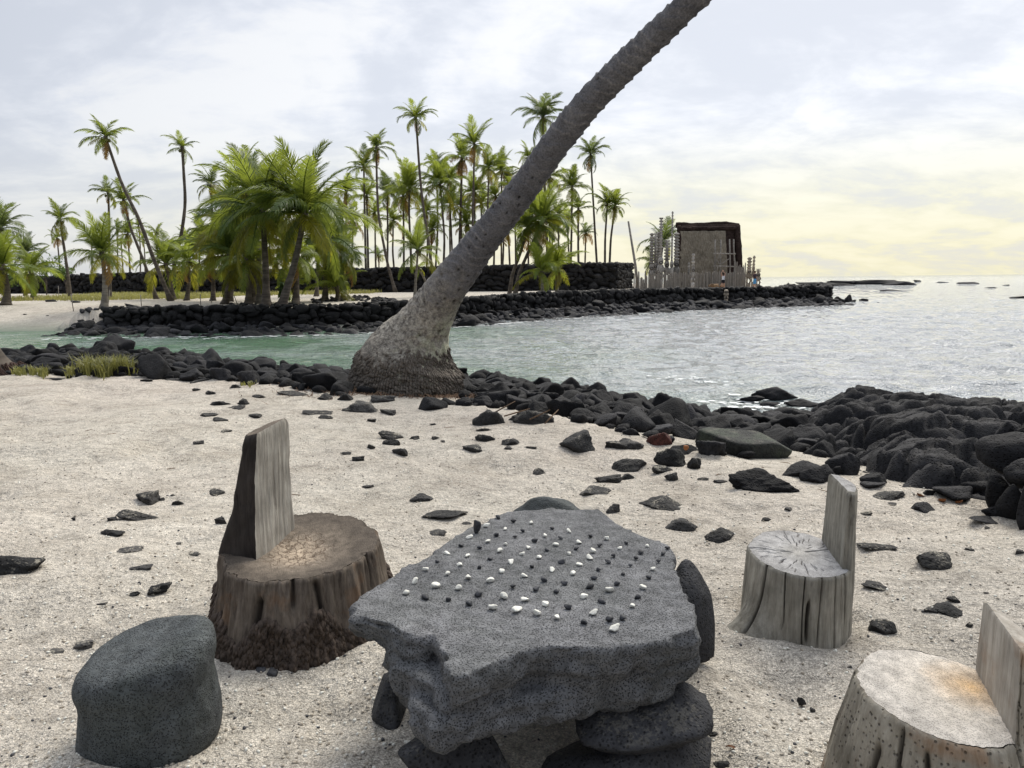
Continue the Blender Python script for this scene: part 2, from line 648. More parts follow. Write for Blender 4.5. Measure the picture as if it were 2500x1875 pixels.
def mat_big_trunk():
    m, N, b, out, g = new_mat('leaning_palm_bark')
    P = g.outputs['Position']
    at = N.n('ShaderNodeAttribute', attribute_name='along')
    s = N.n('ShaderNodeSeparateColor', inp={0: at.outputs['Color']})
    # R: position along the trunk (0 base..1), G: leaf-scar line, B: pit
    up = s.outputs[0]
    n = N.noise(P, 6.0, 6, .65)
    f = N.noise(P, 48.0, 4, .65)
    hi = N.mix(N.map(n, .3, .7), (.085, .084, .091, 1), (.165, .163, .172, 1))
    lo = N.mix(N.map(N.noise(P, 17.0, 6, .72), .36, .62), (.095, .083, .072, 1), (.42, .385, .325, 1))
    base = N.mix(N.map(N.math('ADD', up, N.math('MULTIPLY', N.math('SUBTRACT', n, .5), .18)), .20, .40, 0, 1, True), lo, hi)
    # pale lichen on the lower right flank
    sp = N.n('ShaderNodeSeparateXYZ', inp={0: g.outputs['Normal']})
    lich = N.math('MULTIPLY', N.map(sp.outputs[0], .05, .75), N.map(up, .33, .20, 0, 1, True))
    lich = N.math('MULTIPLY', lich, N.map(N.noise(P, 7.0, 6, .7), .40, .56, 0, 1, True))
    base = N.mix(N.math('MULTIPLY', lich, .85), base, (.43, .43, .31, 1))
    base = N.mix(N.map(N.math('ADD', up, N.math('MULTIPLY', N.math('SUBTRACT', n, .5), .16)), .155, .045), base, N.mix(N.map(f, .35, .65), (.035, .029, .024, 1), (.14, .122, .10, 1)))
    base = N.mix(N.math('MULTIPLY', s.outputs[1], .75), base, (.26, .245, .235, 1))
    base = N.mix(1.0, base, N.ramp(f, [(.3, .66), (.7, 1.34)]), 'MULTIPLY')
    base = N.mix(N.math('MULTIPLY', s.outputs[2], .85), base, (.010, .008, .007, 1))
    N.set(b, 'Base Color', base)
    N.set(b, 'Roughness', .9)
    N.set(b, 'Specular IOR Level', .2)
    nr = bump(N, n, .5, .04)
    nr = bump(N, f, .8, .012, nr)
    N.set(b, 'Normal', nr)
    return m


M['big_trunk'] = mat_big_trunk()
M['root_nub'] = mat_simple('root_nubs', (.088, .075, .062), .95, .45, 40, .004)
M['root_nub_dark'] = mat_simple('root_nubs_dark', (.075, .056, .044), .95, .55, 40, .004)


def mat_wood(name, c0, c1, vert=14.0, dark=(.05, .04, .03), rust=0.0, tip=None, dots=0.0):
    """weathered side of a stump: grain runs up the stump (object space)"""
    m, N, b, out, g = new_mat(name)
    P = N.n('ShaderNodeTexCoord').outputs['Object']
    gr = N.noise(N.vscale(P, (vert * 4, vert * 4, vert * .35)), 1.0, 6, .7)
    n = N.noise(P, 5.0, 5, .6)
    base = N.mix(N.map(gr, .33, .67), c4(c0), c4(c1))
    base = N.mix(1.0, base, N.ramp(n, [(.3, .62), (.7, 1.3)]), 'MULTIPLY')
    base = N.mix(N.map(N.noise(N.vscale(P, (22, 22, 4.0)), 1.0, 5, .7), .58, .70, 0, .85), base, c4(dark))
    if rust:
        base = N.mix(N.math('MULTIPLY', N.map(N.noise(P, 6.5, 4, .6), .55, .68, 0, 1, True), rust), base, (.26, .12, .04, 1))
    h = gr
    if dots:
        v = N.voro(N.vscale(P, (1, 1, .8)), 85.0)
        k = N.map(v, .12, .3, 0, 1)
        base = N.mix(1.0, base, N.ramp(k, [(0, .40), (1, 1.05)]), 'MULTIPLY')
        h = N.math('ADD', gr, k)
    at = N.n('ShaderNodeAttribute', attribute_name='crack')
    base = N.mix(N.math('MULTIPLY', at.outputs['Fac'], .9), base, (.018, .014, .011, 1))
    N.set(b, 'Base Color', base)
    N.set(b, 'Roughness', .9)
    N.set(b, 'Specular IOR Level', .18)
    N.set(b, 'Normal', bump(N, h, .8, .006))
    return m


def mat_seat(name, rim, mid, cen, c_r=.4, off=(0, 0), fiber=240.0, crack=True):
    """sawn end grain of a stump: ring colours about the stump's axis (object space)"""
    m, N, b, out, g = new_mat(name)
    P = N.n('ShaderNodeTexCoord').outputs['Object']
    sp = N.n('ShaderNodeSeparateXYZ', inp={0: P})
    dx = N.math('SUBTRACT', sp.outputs[0], off[0])
    dy = N.math('SUBTRACT', sp.outputs[1], off[1])
    r = N.math('SQRT', N.math('ADD', N.math('MULTIPLY', dx, dx), N.math('MULTIPLY', dy, dy)))
    r = N.math('ADD', r, N.math('MULTIPLY', N.math('SUBTRACT', N.noise(P, 9.0, 5, .65), .5), .10))
    base = N.ramp(N.math('DIVIDE', r, .32), [(0, cen), (c_r, mid), (min(.97, c_r + .35), rim)])
    v = N.voro(P, fiber)
    base = N.mix(1.0, base, N.ramp(v, [(.1, .55), (.5, 1.2)]), 'MULTIPLY')
    base = N.mix(1.0, base, N.ramp(N.noise(P, 28.0, 4, .65), [(.3, .66), (.7, 1.28)]), 'MULTIPLY')
    at = N.n('ShaderNodeAttribute', attribute_name='crack')
    base = N.mix(N.math('MULTIPLY', at.outputs['Fac'], .9), base, (.03, .024, .02, 1))
    nr = bump(N, v, .5, .004)
    if crack:
        pw_ = N.n('ShaderNodeVectorMath', operation='MULTIPLY_ADD', inp={0: N.noise(P, 14.0, 4, .6, out=1), 1: (.09, .09, .09), 2: P}).outputs[0]
        e = N.voro(pw_, 30.0, 'DISTANCE_TO_EDGE')
        k = N.math('MULTIPLY', N.map(e, .0, .07, 1, 0), N.map(r, .10, .17, 1, 0))
        base = N.mix(N.math('MULTIPLY', k, .8), base, (.09, .055, .035, 1))
        nr = bump(N, k, .6, -.01, nr)
    N.set(b, 'Base Color', base)
    N.set(b, 'Roughness', .9)
    N.set(b, 'Specular IOR Level', .15)
    N.set(b, 'Normal', nr)
    return m


M['palm_bark'] = mat_wood('stump_bark', (.075, .058, .045), (.20, .165, .13), 12, (.025, .019, .016), rust=.22)
M['palm_bark_dark'] = mat_wood('stump_bark_dark', (.022, .018, .016), (.062, .052, .045), 5, (.012, .01, .009))
M['palm_back'] = mat_wood('stump_back_face', (.20, .18, .15), (.42, .395, .345), 13, (.09, .075, .06))
M['palm_seat'] = mat_seat('stump_seat', (.085, .070, .056), (.17, .14, .11), (.42, .34, .255), .42, (-.0, -.02))
M['grey_side'] = mat_wood('grey_stump_side', (.17, .155, .125), (.345, .325, .275), 11, (.06, .05, .04))
M['grey_seat'] = mat_seat('grey_stump_seat', (.27, .26, .25), (.35, .34, .33), (.34, .325, .30), .3, crack=False, fiber=300)
M['pale_side'] = mat_wood('pale_stump_side', (.19, .165, .125), (.38, .345, .28), 9, (.07, .045, .03), rust=.45, dots=1.0)
M['pale_seat'] = mat_seat('pale_stump_seat', (.43, .395, .35), (.52, .47, .405), (.47, .31, .16), .36, (.10, .02), crack=False)
M['pale_back'] = mat_wood('pale_stump_back', (.26, .23, .19), (.47, .43, .37), 10, (.2, .12, .06), rust=.25)
M['driftwood'] = mat_wood('weathered_timber', (.16, .145, .125), (.35, .32, .285), 3, (.06, .05, .045))
M['carved'] = mat_simple('carved_wood', (.29, .27, .245), .9, .35, 5, .02)
M['carved_warm'] = mat_simple('carved_wood_warm', (.34, .285, .22), .9, .35, 5, .02)


def mat_thatch(name, c0, c1, sc):
    m, N, b, out, g = new_mat(name)
    P = g.outputs['Position']
    n = N.noise(N.vscale(P, sc), 1.0, 5, .7)
    n2 = N.noise(P, 1.2, 4, .6)
    base = N.mix(N.map(n, .33, .67), c4(c0), c4(c1))
    base = N.mix(1.0, base, N.ramp(n2, [(.3, .75), (.7, 1.2)]), 'MULTIPLY')
    N.set(b, 'Base Color', base)
    N.set(b, 'Roughness', .95)
    N.set(b, 'Specular IOR Level', .1)
    N.set(b, 'Normal', bump(N, n, .9, .08))
    return m


M['thatch'] = mat_thatch('grey_thatch', (.13, .108, .08), (.27, .235, .18), (9, 9, 2.2))
M['thatch_dark'] = mat_thatch('dark_thatch', (.016, .010, .009), (.050, .034, .028), (3, 3, 7))

# ------------------------------------------------------------------ terrain
def curve_x(pts):
    pts = sorted(pts, key=lambda p: p[0])
    return np.array([p[0] for p in pts]), np.array([p[1] for p in pts])


# inner edge of the near rubble (where the sand ends)
_se = [PZ(u, v, -.12) for u, v in ((0, 912), (330, 925), (560, 935), (850, 965), (1000, 985), (1150, 1000), (1300, 1015), (1500, 1055), (1700, 1105), (1900, 1160), (2200, 1190), (2420, 1235))]
SX, SY = curve_x([(p.x, p.y) for p in _se] + [(-16, 13.5), (-40, 20), (8, 4.2), (20, 3.0)])
# crest of the near rubble, before it drops to the water
_ce = [PZ(u, v, z) for u, v, z in ((0, 868, -.55), (300, 862, -.55), (560, 890, -.55), (700, 908, -.6), (850, 915, -.6), (1150, 928, -.65), (1300, 945, -.7), (1450, 968, -.8), (1600, 998, -.9), (1700, 1018, -1.0), (1950, 1025, -1.05), (2500, 1015, -1.0))]
CX, CY = curve_x([(p.x, p.y) for p in _ce] + [(-30, 24), (-60, 30), (16, 12.5), (40, 12)])
CZX, CZ = curve_x([(p.x, p.z) for p in _ce])

# line of the far sea wall: x, y, level of the sand behind it
_sw = [PY(u, v, y) for u, v, y in ((245, 757, 46.0), (450, 755, 45.4), (634, 752, 45.2), (850, 748, 46.5), (960, 743, 48.0), (1145, 732, 52.5), (1300, 720, 58.0), (1500, 712, 65.0), (1700, 708, 71.0), (1850, 705, 75.0), (2031, 702, 79.5))]
SWALL = [(p.x, p.y, p.z) for p in _sw]
WX = np.array([p[0] for p in SWALL])
WY = np.array([p[1] for p in SWALL])
WZ = np.array([p[2] for p in SWALL])
LAND_END = WX[-1]


def ground_z(x, y):
    x = np.atleast_1d(np.asarray(x, float))
    y = np.atleast_1d(np.asarray(y, float))
    ys = np.interp(x, SX, SY)
    yc = np.maximum(np.interp(x, CX, CY), ys + 1.0)
    zc = np.interp(x, CZX, CZ)
    zs = -.10
    p3 = np.stack([x, y, 0 * x], 1)
    und = .045 * fbm(p3 * .8, 3) - .050 * np.clip(fbm(p3 * 2.3 + 3, 3) * 2.2, -.3, 1.0) * (.4 + .6 * sstep(fbm(p3 * .5 + 8, 2), -.2, .3)) + .008 * fbm(p3 * 7, 2)
    z = und - .08 * sstep(y, 2, ys)
    # sand heaped and scuffed round the seats and the table
    for (bx, by, br) in ((-.87, 3.08, .44), (1.14, 2.98, .28), (1.07, 1.84, .30), (-1.05, 2.2, .23), (.1, 2.2, .6)):
        dd = np.hypot(x - bx, (y - by) / 1.15)
        z = z + (.030 * np.exp(-((dd - br) / .07) ** 2) - .022 * np.exp(-((dd - br - .28) / .14) ** 2)) * (.5 + .9 * np.abs(fbm(p3 * 4 + 70, 2)))
    t1 = np.clip((y - ys) / (yc - ys), 0, 1)
    z = np.where(y > ys, zs + (zc - zs) * t1, z)
    t2 = np.clip((y - yc) / 2.2, 0, 1)
    z = np.where(y > yc, zc + (-1.8 - zc) * t2, z)
    t3 = np.clip((y - yc - 2.2) / 8, 0, 1)
    z = np.where(y > yc + 2.2, -1.8 - .9 * t3, z)
    # far side of the cove
    yw = np.interp(x, WX, WY)
    top = np.interp(x, WX, WZ) - .06
    left = sstep(-x, 25.5, 28.5)                  # beyond the end of the wall: a plain sandy beach
    t = y - yw
    fw = np.where(t > .75, top + (.05 - top) * sstep(t, 0, 35) * (x < 10), top - 1.0 + np.clip((t + .15) / 4.2, -1, 0) * 1.15)
    fw = np.where(t < -4.4, np.minimum(fw, -2.3), fw)
    fb = np.clip(-1.5 + .16 * (t - 1.0) , -2.4, -.22 + .004 * np.clip(t, 0, 60))
    far = fw * (1 - left) + fb * left
    far = far + .03 * fbm(p3 * .35, 3) * (t > 0)
    out_r = sstep(x, LAND_END - .2, LAND_END + .6) * (y > 30)
    far = far * (1 - out_r) + (-3.0) * out_r
    far = np.where(y > 175, np.maximum(-3.0, far - (y - 175) * .1), far)
    z = np.where(y > 33, np.maximum(far, -2.7), z)
    return z


class _Grid:
    def __init__(self, x0, x1, y0, y1, st):
        self.a = (x0, y0, st)
        self.xs = np.arange(x0, x1 + st, st)
        self.ys = np.arange(y0, y1 + st, st)
        X, Y = np.meshgrid(self.xs, self.ys)
        self.z = ground_z(X.ravel(), Y.ravel()).reshape(X.shape)

    def inside(self, x, y):
        return self.xs[0] <= x < self.xs[-1] and self.ys[0] <= y < self.ys[-1]

    def at(self, x, y):
        x0, y0, st = self.a
        fx, fy = (x - x0) / st, (y - y0) / st
        i, j = int(fx), int(fy)
        fx -= i
        fy -= j
        z = self.z
        return float((z[j, i] * (1 - fx) + z[j, i + 1] * fx) * (1 - fy) + (z[j + 1, i] * (1 - fx) + z[j + 1, i + 1] * fx) * fy)


GRIDS = [_Grid(-18, 18, 0, 33, .12), _Grid(-70, 60, 33, 180, .4)]


def gz(x, y):
    for g in GRIDS:
        if g.inside(x, y):
            return g.at(x, y)
    return float(ground_z(x, y)[0])


def PG(u, v):
    """point of the picture on the near ground"""
    z = 0.0
    for _ in range(6):
        p = PZ(u, v, z)
        z = .5 * z + .5 * gz(p.x, p.y)
    return PZ(u, v, z)


def polar_sheet(name, zfun, r0, steps, mat, dth=.25, spread=52.0):
    th = np.concatenate([np.radians(np.arange(-spread, spread + 1e-6, dth)), np.radians(np.arange(spread + 4, 360 - spread - 1e-6, 4.0))])
    R = [r0]
    for lim, q in steps:
        while R[-1] < lim:
            R.append(R[-1] * q)
    R = np.array(R)
    x = (R[:, None] * np.sin(th)[None, :]).ravel()
    y = (R[:, None] * np.cos(th)[None, :]).ravel()
    z = zfun(x, y)
    v = np.stack([x, y, z], 1)
    f = grid_faces(len(R), len(th), True)
    nv = len(v)
    cz = float(zfun(np.array([0.0]), np.array([0.0]))[0])
    v = np.concatenate([v, [[0, 0, cz]]])
    me = make_mesh(name, v, f[:, ::-1], mat)
    bm = bmesh.new()
    bm.from_mesh(me)
    bm.verts.ensure_lookup_table()
    n = len(th)
    for k in range(n):
        bm.faces.new((bm.verts[nv], bm.verts[(k + 1) % n], bm.verts[k])).smooth = True
    bm.to_mesh(me)
    bm.free()
    return link(name, me)


g_ = polar_sheet('ground', ground_z, .6, [(18, 1.013), (36, 1.04), (90, 1.009), (130, 1.03), (400, 1.08), (30000, 1.35)], M['sand'])
tag(g_, 'pale coarse coral sand beach running down to the dark rocks', kind='structure')


def water_z(x, y):
    r = np.hypot(x, y)
    fade = np.clip(1 - (r - 90) / 160, 0, 1)
    p = np.stack([x * .45 + 3, y * .8, 0 * x], 1)
    a = .12 * fbm(p, 3) + .06 * vnoise(p * 2.6 + 5) + .03 * vnoise(p * 5.3 + 2)
    calm = .25 + .75 * sstep(x, -6, 10)
    return WATER_Z + a * fade * calm


w_ = polar_sheet('sea', water_z, 6.0, [(12, 1.02), (70, 1.0062), (110, 1.012), (400, 1.05), (36000, 1.35)], M['water'], .22, 48)
tag(w_, 'pale rippled sea water, green in the sheltered cove', kind='structure')

# ------------------------------------------------------------------ rounded lava shelf on the right of the beach
def lava_shelf():
    nx, ny = 440, 380
    xs = np.linspace(1.9, 15.0, nx)
    ysn = np.linspace(4.2, 15.6, ny)
    X, Y = np.meshgrid(xs, ysn)
    x, y = X.ravel(), Y.ravel()
    p3 = np.stack([x, y, 0 * x], 1)
    w = np.stack([x + .45 * fbm(p3 * .9, 3), y * 1.9 + .5 * fbm(p3 * .9 + 9, 3)], 1)
    a1, a2, h1 = worley(w * .62)
    b1, b2, h2 = worley(w * 1.75 + 4.4)
    c1, c2, h3 = worley(w * 3.9 + 1.4)
    def plate(e, w):
        return 1 - (1 - np.clip(e / w, 0, 1)) ** 2.2
    lump = plate(a2 - a1, .42) * (.06 + .26 * h1 + .10 * fbm(p3 * .8 + 60, 2))
    lump += plate(b2 - b1, .30) * (.03 + .15 * h2)
    lump += plate(c2 - c1, .35) * (.01 + .055 * h3)
    lump += .05 * np.abs(fbm(np.stack([x * 1.3, y * 4.0, 0 * x + 5], 1), 3))
    lump -= .10 * (1 - sstep(a2 - a1, 0, .09)) + .05 * (1 - sstep(b2 - b1, 0, .10))
    lump += .030 * fbm(p3 * 6, 4) + .012 * fbm(p3 * 19, 3)
    ys = np.interp(x, SX, SY)
    base = -.24 - .096 * (y - ys)
    # the far rim swells before it falls into the sea
    rim_y = 11.6 + .35 * fbm(p3 * .5 + 3, 2)
    base += .10 * np.exp(-((y - rim_y) / 1.35) ** 2) * sstep(x, 4.4, 5.6)
    base -= sstep(y, 12.6, 14.8) * 1.5
    # left border runs diagonally
    edge = (x - (2.0 + (y - 4.9) * .36)) + .35 * fbm(p3 * .9 + 30, 3)
    base -= (1 - sstep(edge, -.6, .8)) * .8
    z = base + lump
    front = y - ys + .3 * fbm(p3 * 1.3 + 50, 2)
    z -= (1 - sstep(front, -.3, .5)) * .36
    v = np.stack([x, y, z], 1)
    o = link('lava_shelf', make_mesh('lava_shelf', v, grid_faces(ny, nx), M['lava']))
    tag(o, 'smooth lobed shelf of black lava bedrock beside the beach', kind='structure')
    return o


lava_shelf()

# ------------------------------------------------------------------ boulders
NEAR_VAR = [make_mesh('boulder', *rock(4, 100 + i, planes=8 + (i % 5) * 2, sharp=(14, 26, 44)[i % 3], rough=(.03, .06, .045)[i % 3], lo=.45), M['lava']) for i in range(20)]
HERO_SAND = [make_mesh('beach_rock', *rock(4, 300 + i, planes=9 + (i % 4) * 3, sharp=13 + (i % 3) * 6, rough=.10, lo=.5), M['lava_sand']) for i in range(16)]
MID_VAR = [make_mesh('stone', *rock(3, 200 + i, planes=9 + (i % 3) * 2, sharp=22, rough=.03, lo=.5), M['lava_far']) for i in range(12)]
WALL_VAR = [make_mesh('stone', *rock(2, 250 + i, planes=8, sharp=20, rough=.03, lo=.6), M['wall_far']) for i in range(10)]
LOW_VAR = [rock(2, 400 + i, planes=9, sharp=20, rough=.03, lo=.5) for i in range(8)]


def rnd_rot(tilt=.35):
    return (random.uniform(-tilt, tilt), random.uniform(-tilt, tilt), random.uniform(0, 6.283))


def rot_np(r):
    return np.array(Euler(r).to_matrix())


def joined_rocks(name, items, mat, parent=None):
    """many small stones in one mesh (items: x, y, z, sx, sy, sz)"""
    vs, fs, n = [], [], 0
    for (x, y, z, sx, sy, sz) in items:
        v, f = LOW_VAR[random.randrange(len(LOW_VAR))]
        w = (v * np.array([sx, sy, sz])) @ rot_np(rnd_rot(.4)).T + np.array([x, y, z])
        vs.append(w)
        fs.append(f + n)
        n += len(w)
    o = link(name, make_mesh(name, np.concatenate(vs), np.concatenate(fs), mat), parent)
    return o


def nearest(x, y, marks):
    return min(marks, key=lambda m: (m[1].x - x) ** 2 + (m[1].y - y) ** 2)[0]


BANK_MARKS = [('the grass tuft', PZ(240, 905, -.1)), ('the leaning palm', PZ(1000, 960, -.1)), ('the red cinder rock', PZ(1612, 1085, -.1)), ('the greenish boulder', PZ(1841, 1105, -.1)), ('the brown palm trunk', PZ(-75, 918, -.1)), ('the low flat stones', PZ(600, 935, -.1)), ('the big smooth boulder', PZ(1300, 1060, -.1))]
SAND_MARKS = [('the palm stump seat', PZ(735, 1450, 0)), ('the stone table', PZ(1300, 1600, 0)), ('the grey stump seat', PZ(1950, 1480, 0)), ('the pale stump seat', PZ(2250, 1800, 0)), ('the leaning palm', PZ(1000, 960, -.1)), ('the basalt seat stone', PZ(350, 1800, 0)), ('the grass tuft', PZ(240, 905, -.1)), ('the greenish boulder', PZ(1841, 1105, -.1)), ('the coconut husks', PZ(2300, 1224, 0)), ('the wedge-shaped boulder', PZ(1420, 1098, 0)), ('the broad flat grey rock', PZ(45, 1380, 0))]
FAR_MARKS = [('the sandy beach end', PZ(200, 790, -1)), ('the big palm clump', PY(660, 745, 45)), ('the young arching palm', PY(822, 731, 47)), ('the low border line', PY(930, 740, 48)), ('the short green palm', PY(1325, 724, 59)), ('the end of the tall wall', PY(1506, 712, 65)), ('the carved figures', PY(1620, 709, 68)), ('the person with raised arms', PY(1765, 706, 72)), ('the seaward platform end', PY(2020, 702, 79))]


def in_view(x, y, margin=1.06):
    return y > 1 and abs(x / y) < .665 * margin


def scatter(region, n_big, sizes, tries=30000, sep=.72):
    """dart throwing, big first; region() gives (x, y); returns (x, y, r)"""
    out = []
    cell = {}
    cs = .6
    for r in sizes:
        for _ in range(30):
            p = region(r)
            if p is None:
                continue
            x, y = p
            ok = True
            kx, ky = int(x // cs), int(y // cs)
            for i in range(kx - 3, kx + 4):
                for j in range(ky - 3, ky + 4):
                    for (a, b_, c) in cell.get((i, j), ()):
                        if (a - x) ** 2 + (b_ - y) ** 2 < (sep * (c + r)) ** 2:
                            ok = False
                            break
                    if not ok:
                        break
                if not ok:
                    break
            if ok:
                cell.setdefault((kx, ky), []).append((x, y, r))
                out.append((x, y, r))
                break
    return out


HERO_ZONES = [(PZ(u, v, -.2).x, PZ(u, v, -.2).y + dy, rr) for (u, v, dy, rr) in ((1841, 1105, .3, .62), (1873, 1190, .25, .42), (1420, 1098, .15, .3), (1300, 1060, .2, .36), (1198, 1035, .2, .3), (1612, 1085, .1, .25), (1640, 1125, .1, .28), (2020, 1140, .2, .4), (1960, 1170, .2, .35), (1050, 990, .1, .3))]


def near_region(r):
    x = random.uniform(-14, 9.5)
    ys = float(np.interp(x, SX, SY))
    yc = float(np.interp(x, CX, CY))
    if yc < ys + 1:
        return None
    # no rubble where the lava shelf takes over
    y = random.uniform(ys - .15, yc + 1.4)
    if x - (2.2 + (y - 4.9) * .345) > 0:
        return None
    if r > .27 and x > -3.0 and random.random() < .97:
        return None
    for (hx, hy, hr) in HERO_ZONES:
        if (hx - x) ** 2 + (hy - y) ** 2 < (hr + r * .7) ** 2:
            return None
    if x < -3.5 and r < .16 and random.random() < .6:
        return None
    if (x + 1.2) ** 2 + (y - 9.6) ** 2 < .75:
        return None
    return x, y


sizes = [random.uniform(.32, .44) for _ in range(9)] + [random.uniform(.22, .33) for _ in range(55)] + [random.uniform(.14, .25) for _ in range(460)] + [random.uniform(.09, .16) for _ in range(900)] + [random.uniform(.05, .09) for _ in range(1500)]
near = scatter(near_region, 0, sizes)
vis = [q for q in near if in_view(q[0], q[1]) and q[2] > .085]
vis.sort(key=lambda q: -q[2] / q[1])
solo = vis[:205]
solo_set = set(solo)
for (x, y, r) in solo:
    z = gz(x, y)
    sz = r * random.uniform(.55, .85)
    yc = float(np.interp(x, CX, CY))
    o = link('shore_boulder', random.choice(NEAR_VAR), None, (x, y, z + sz * .42), rnd_rot(.45), (r * random.uniform(.9, 1.25), r * random.uniform(.75, 1.0), sz))
    size = 'large' if r > .33 else ('medium' if r > .21 else 'small')
    side = 'water side' if y > yc - .6 else ('sand side' if y < float(np.interp(x, SX, SY)) + .9 else 'middle')
    lm = nearest(x, y, BANK_MARKS)
    tag(o, f'{size} black lava boulder, {side} of the bank, near {lm}', 'boulder', f'{size} {side} boulders of the near bank near {lm}')
items = [(x, y, gz(x, y) + r * .3, r * random.uniform(.9, 1.2), r * random.uniform(.7, 1.0), r * random.uniform(.5, .8)) for (x, y, r) in near if (x, y, r) not in solo_set]
tag(joined_rocks('shore_rubble', items, M['lava']), 'loose black lava cobbles filling the near bank between the boulders', 'rubble', kind='stuff')

# boulders lying on the lava shelf and its border with the sand


def drop(x, y, z0=3.0):
    """height of what already lies there"""
    hit = scene.ray_cast(bpy.context.evaluated_depsgraph_get(), Vector((x, y, z0)), Vector((0, 0, -1)))
    return hit[1].z if hit[0] else gz(x, y)


def placed_rock(u, v, w, h, mesh_list, name, label, group, cat='rock', sink=.35, ground=None, rot=None, depth=.8, mat=None):
    """u, v: centre of the foot in the picture; w, h: visible size in px"""
    p = PG(u, v) if ground is None else PZ(u, v, ground)
    d = p.y * math.cos(PITCH) + (CAM_H - p.z) * math.sin(PITCH)
    ww = w / FPX * d / 2
    hh = h / FPX * d
    # the picture also shows the top: a foreshortened depth counts in the height
    dep = math.atan2(CAM_H - p.z, p.y)
    sy = ww * depth
    sz = max(.24 * hh, (hh - 2 * sy * math.sin(dep) * .6) * .7)
    rr = rot if rot is not None else (random.uniform(-.15, .15), random.uniform(-.15, .15), random.choice((0, 3.14)) + random.uniform(-.5, .5))
    me = random.choice(mesh_list)
    o = link(name, me, None, (p.x, p.y + sy * .75, p.z + sz * (1 - 3.0 * sink) * .4), rr, (ww * 1.04, sy, sz))
    tag(o, label, cat, group)
    return o


Z4 = lambda x, y, w, h: (x / 2.212, 780 + (y + h / 2) / 2.212, w / 2.212, h / 2.212)
Z5 = lambda x, y, w, h: (1000 + x / 2.212, 780 + (y + h / 2) / 2.212, w / 2.212, h / 2.212)
Z6 = lambda x, y, w, h: (1700 + x / 2.765, 850 + (y + h / 2) / 2.765, w / 2.765, h / 2.765)
Z7 = lambda x, y, w, h: (1700 + x / 2.141, 1100 + (y + h / 2) / 2.141, w / 2.141, h / 2.141)
Z8 = lambda x, y, w, h: (100 + x / 1.813, 960 + (y + h / 2) / 1.813, w / 1.813, h / 1.813)
SAND_ROCKS = [Z4(*q) for q in (
    (775, 950, 150, 85), (720, 1050, 200, 70), (600, 1075, 60, 30), (605, 1140, 130, 55), (680, 1240, 130, 40), (750, 1330, 130, 50),
    (1065, 660, 60, 30), (1150, 930, 100, 30), (1185, 1080, 60, 50), (955, 980, 60, 40), (870, 968, 30, 22), (930, 947, 25, 14), (395, 1072, 22, 22),
    (290, 318, 95, 18), (790, 325, 80, 20), (1050, 375, 45, 20), (1130, 390, 60, 30), (1170, 445, 120, 35), (1300, 440, 80, 40), (1280, 470, 90, 30),
    (1105, 510, 110, 35), (1180, 540, 90, 20), (1370, 515, 75, 30), (1210, 600, 70, 20), (1700, 505, 160, 30), (1755, 525, 70, 25), (2005, 540, 50, 25),
    (2110, 615, 150, 50), (2110, 655, 100, 50), (2155, 705, 90, 55), (1930, 745, 70, 40), (1870, 720, 60, 20), (2000, 680, 50, 40), (2090, 495, 110, 40),
    (1750, 410, 80, 50), (1860, 410, 80, 50), (1570, 395, 170, 30), (1390, 410, 80, 25), (1265, 355, 60, 30), (940, 320, 100, 20), (1070, 325, 100, 25),
    (960, 1205, 35, 12), (1040, 1265, 50, 25), (1985, 900, 65, 18))]
SAND_ROCKS += [Z5(*q) for q in (
    (585, 520, 90, 50), (405, 630, 110, 55), (545, 650, 105, 55), (340, 690, 120, 50), (660, 688, 70, 20), (535, 690, 50, 25), (700, 815, 80, 40),
    (25, 635, 60, 25), (140, 635, 50, 25), (180, 655, 30, 15), (125, 563, 40, 14), (400, 590, 90, 25), (1115, 670, 125, 60), (1185, 660, 170, 80),
    (1190, 770, 200, 100), (1370, 800, 110, 60), (1420, 840, 70, 60), (1080, 850, 150, 60), (1180, 840, 80, 40), (1015, 915, 170, 65), (1100, 1010, 80, 70),
    (1590, 858, 70, 20), (1690, 870, 90, 25), (1545, 765, 80, 80), (60, 955, 120, 50), (140, 1150, 130, 35), (310, 1100, 60, 15), (1930, 1075, 50, 20), (2055, 1020, 60, 25))]
SAND_ROCKS += [Z6(*q) for q in ((1245, 1330, 240, 60), (475, 1150, 60, 25), (1160, 1110, 80, 35), (1855, 1355, 60, 25), (2190, 1370, 60, 40), (1970, 1210, 40, 15), (1340, 1050, 80, 15), (630, 1085, 70, 25))]
SAND_ROCKS += [Z7(*q) for q in ((960, 700, 150, 50), (990, 905, 160, 110), (1330, 820, 170, 90), (1230, 835, 70, 40), (1440, 905, 50, 35), (1350, 770, 70, 40), (555, 1300, 45, 50), (610, 1350, 35, 35), (95, 1475, 55, 30), (135, 1630, 80, 50), (800, 1130, 40, 14), (50, 1030, 30, 20), (1520, 740, 30, 12), (1600, 860, 40, 12))]
SAND_ROCKS += [Z8(*q) for q in ((1240, 1190, 45, 25), (1135, 1475, 35, 20), (60, 1140, 65, 25), (180, 1105, 90, 50), (500, 860, 110, 65), (410, 885, 40, 25), (265, 930, 50, 20), (675, 708, 45, 20))]
for (u, v, w, h) in SAND_ROCKS:
    if w > 45:
        placed_rock(u, v, w, h, HERO_SAND, 'beach_rock', f'dark lava rock half buried in the sand, nearest to {nearest(*PG(u, v)[:2], SAND_MARKS)}', f'half-buried rocks by {nearest(*PG(u, v)[:2], SAND_MARKS)}', sink=.3)
    else:
        placed_rock(u, v, w, h, HERO_SAND, 'beach_stone', f'small dark lava stone loose on the sand, nearest to {nearest(*PG(u, v)[:2], SAND_MARKS)}', f'small stones by {nearest(*PG(u, v)[:2], SAND_MARKS)}', cat='stone', sink=.25)

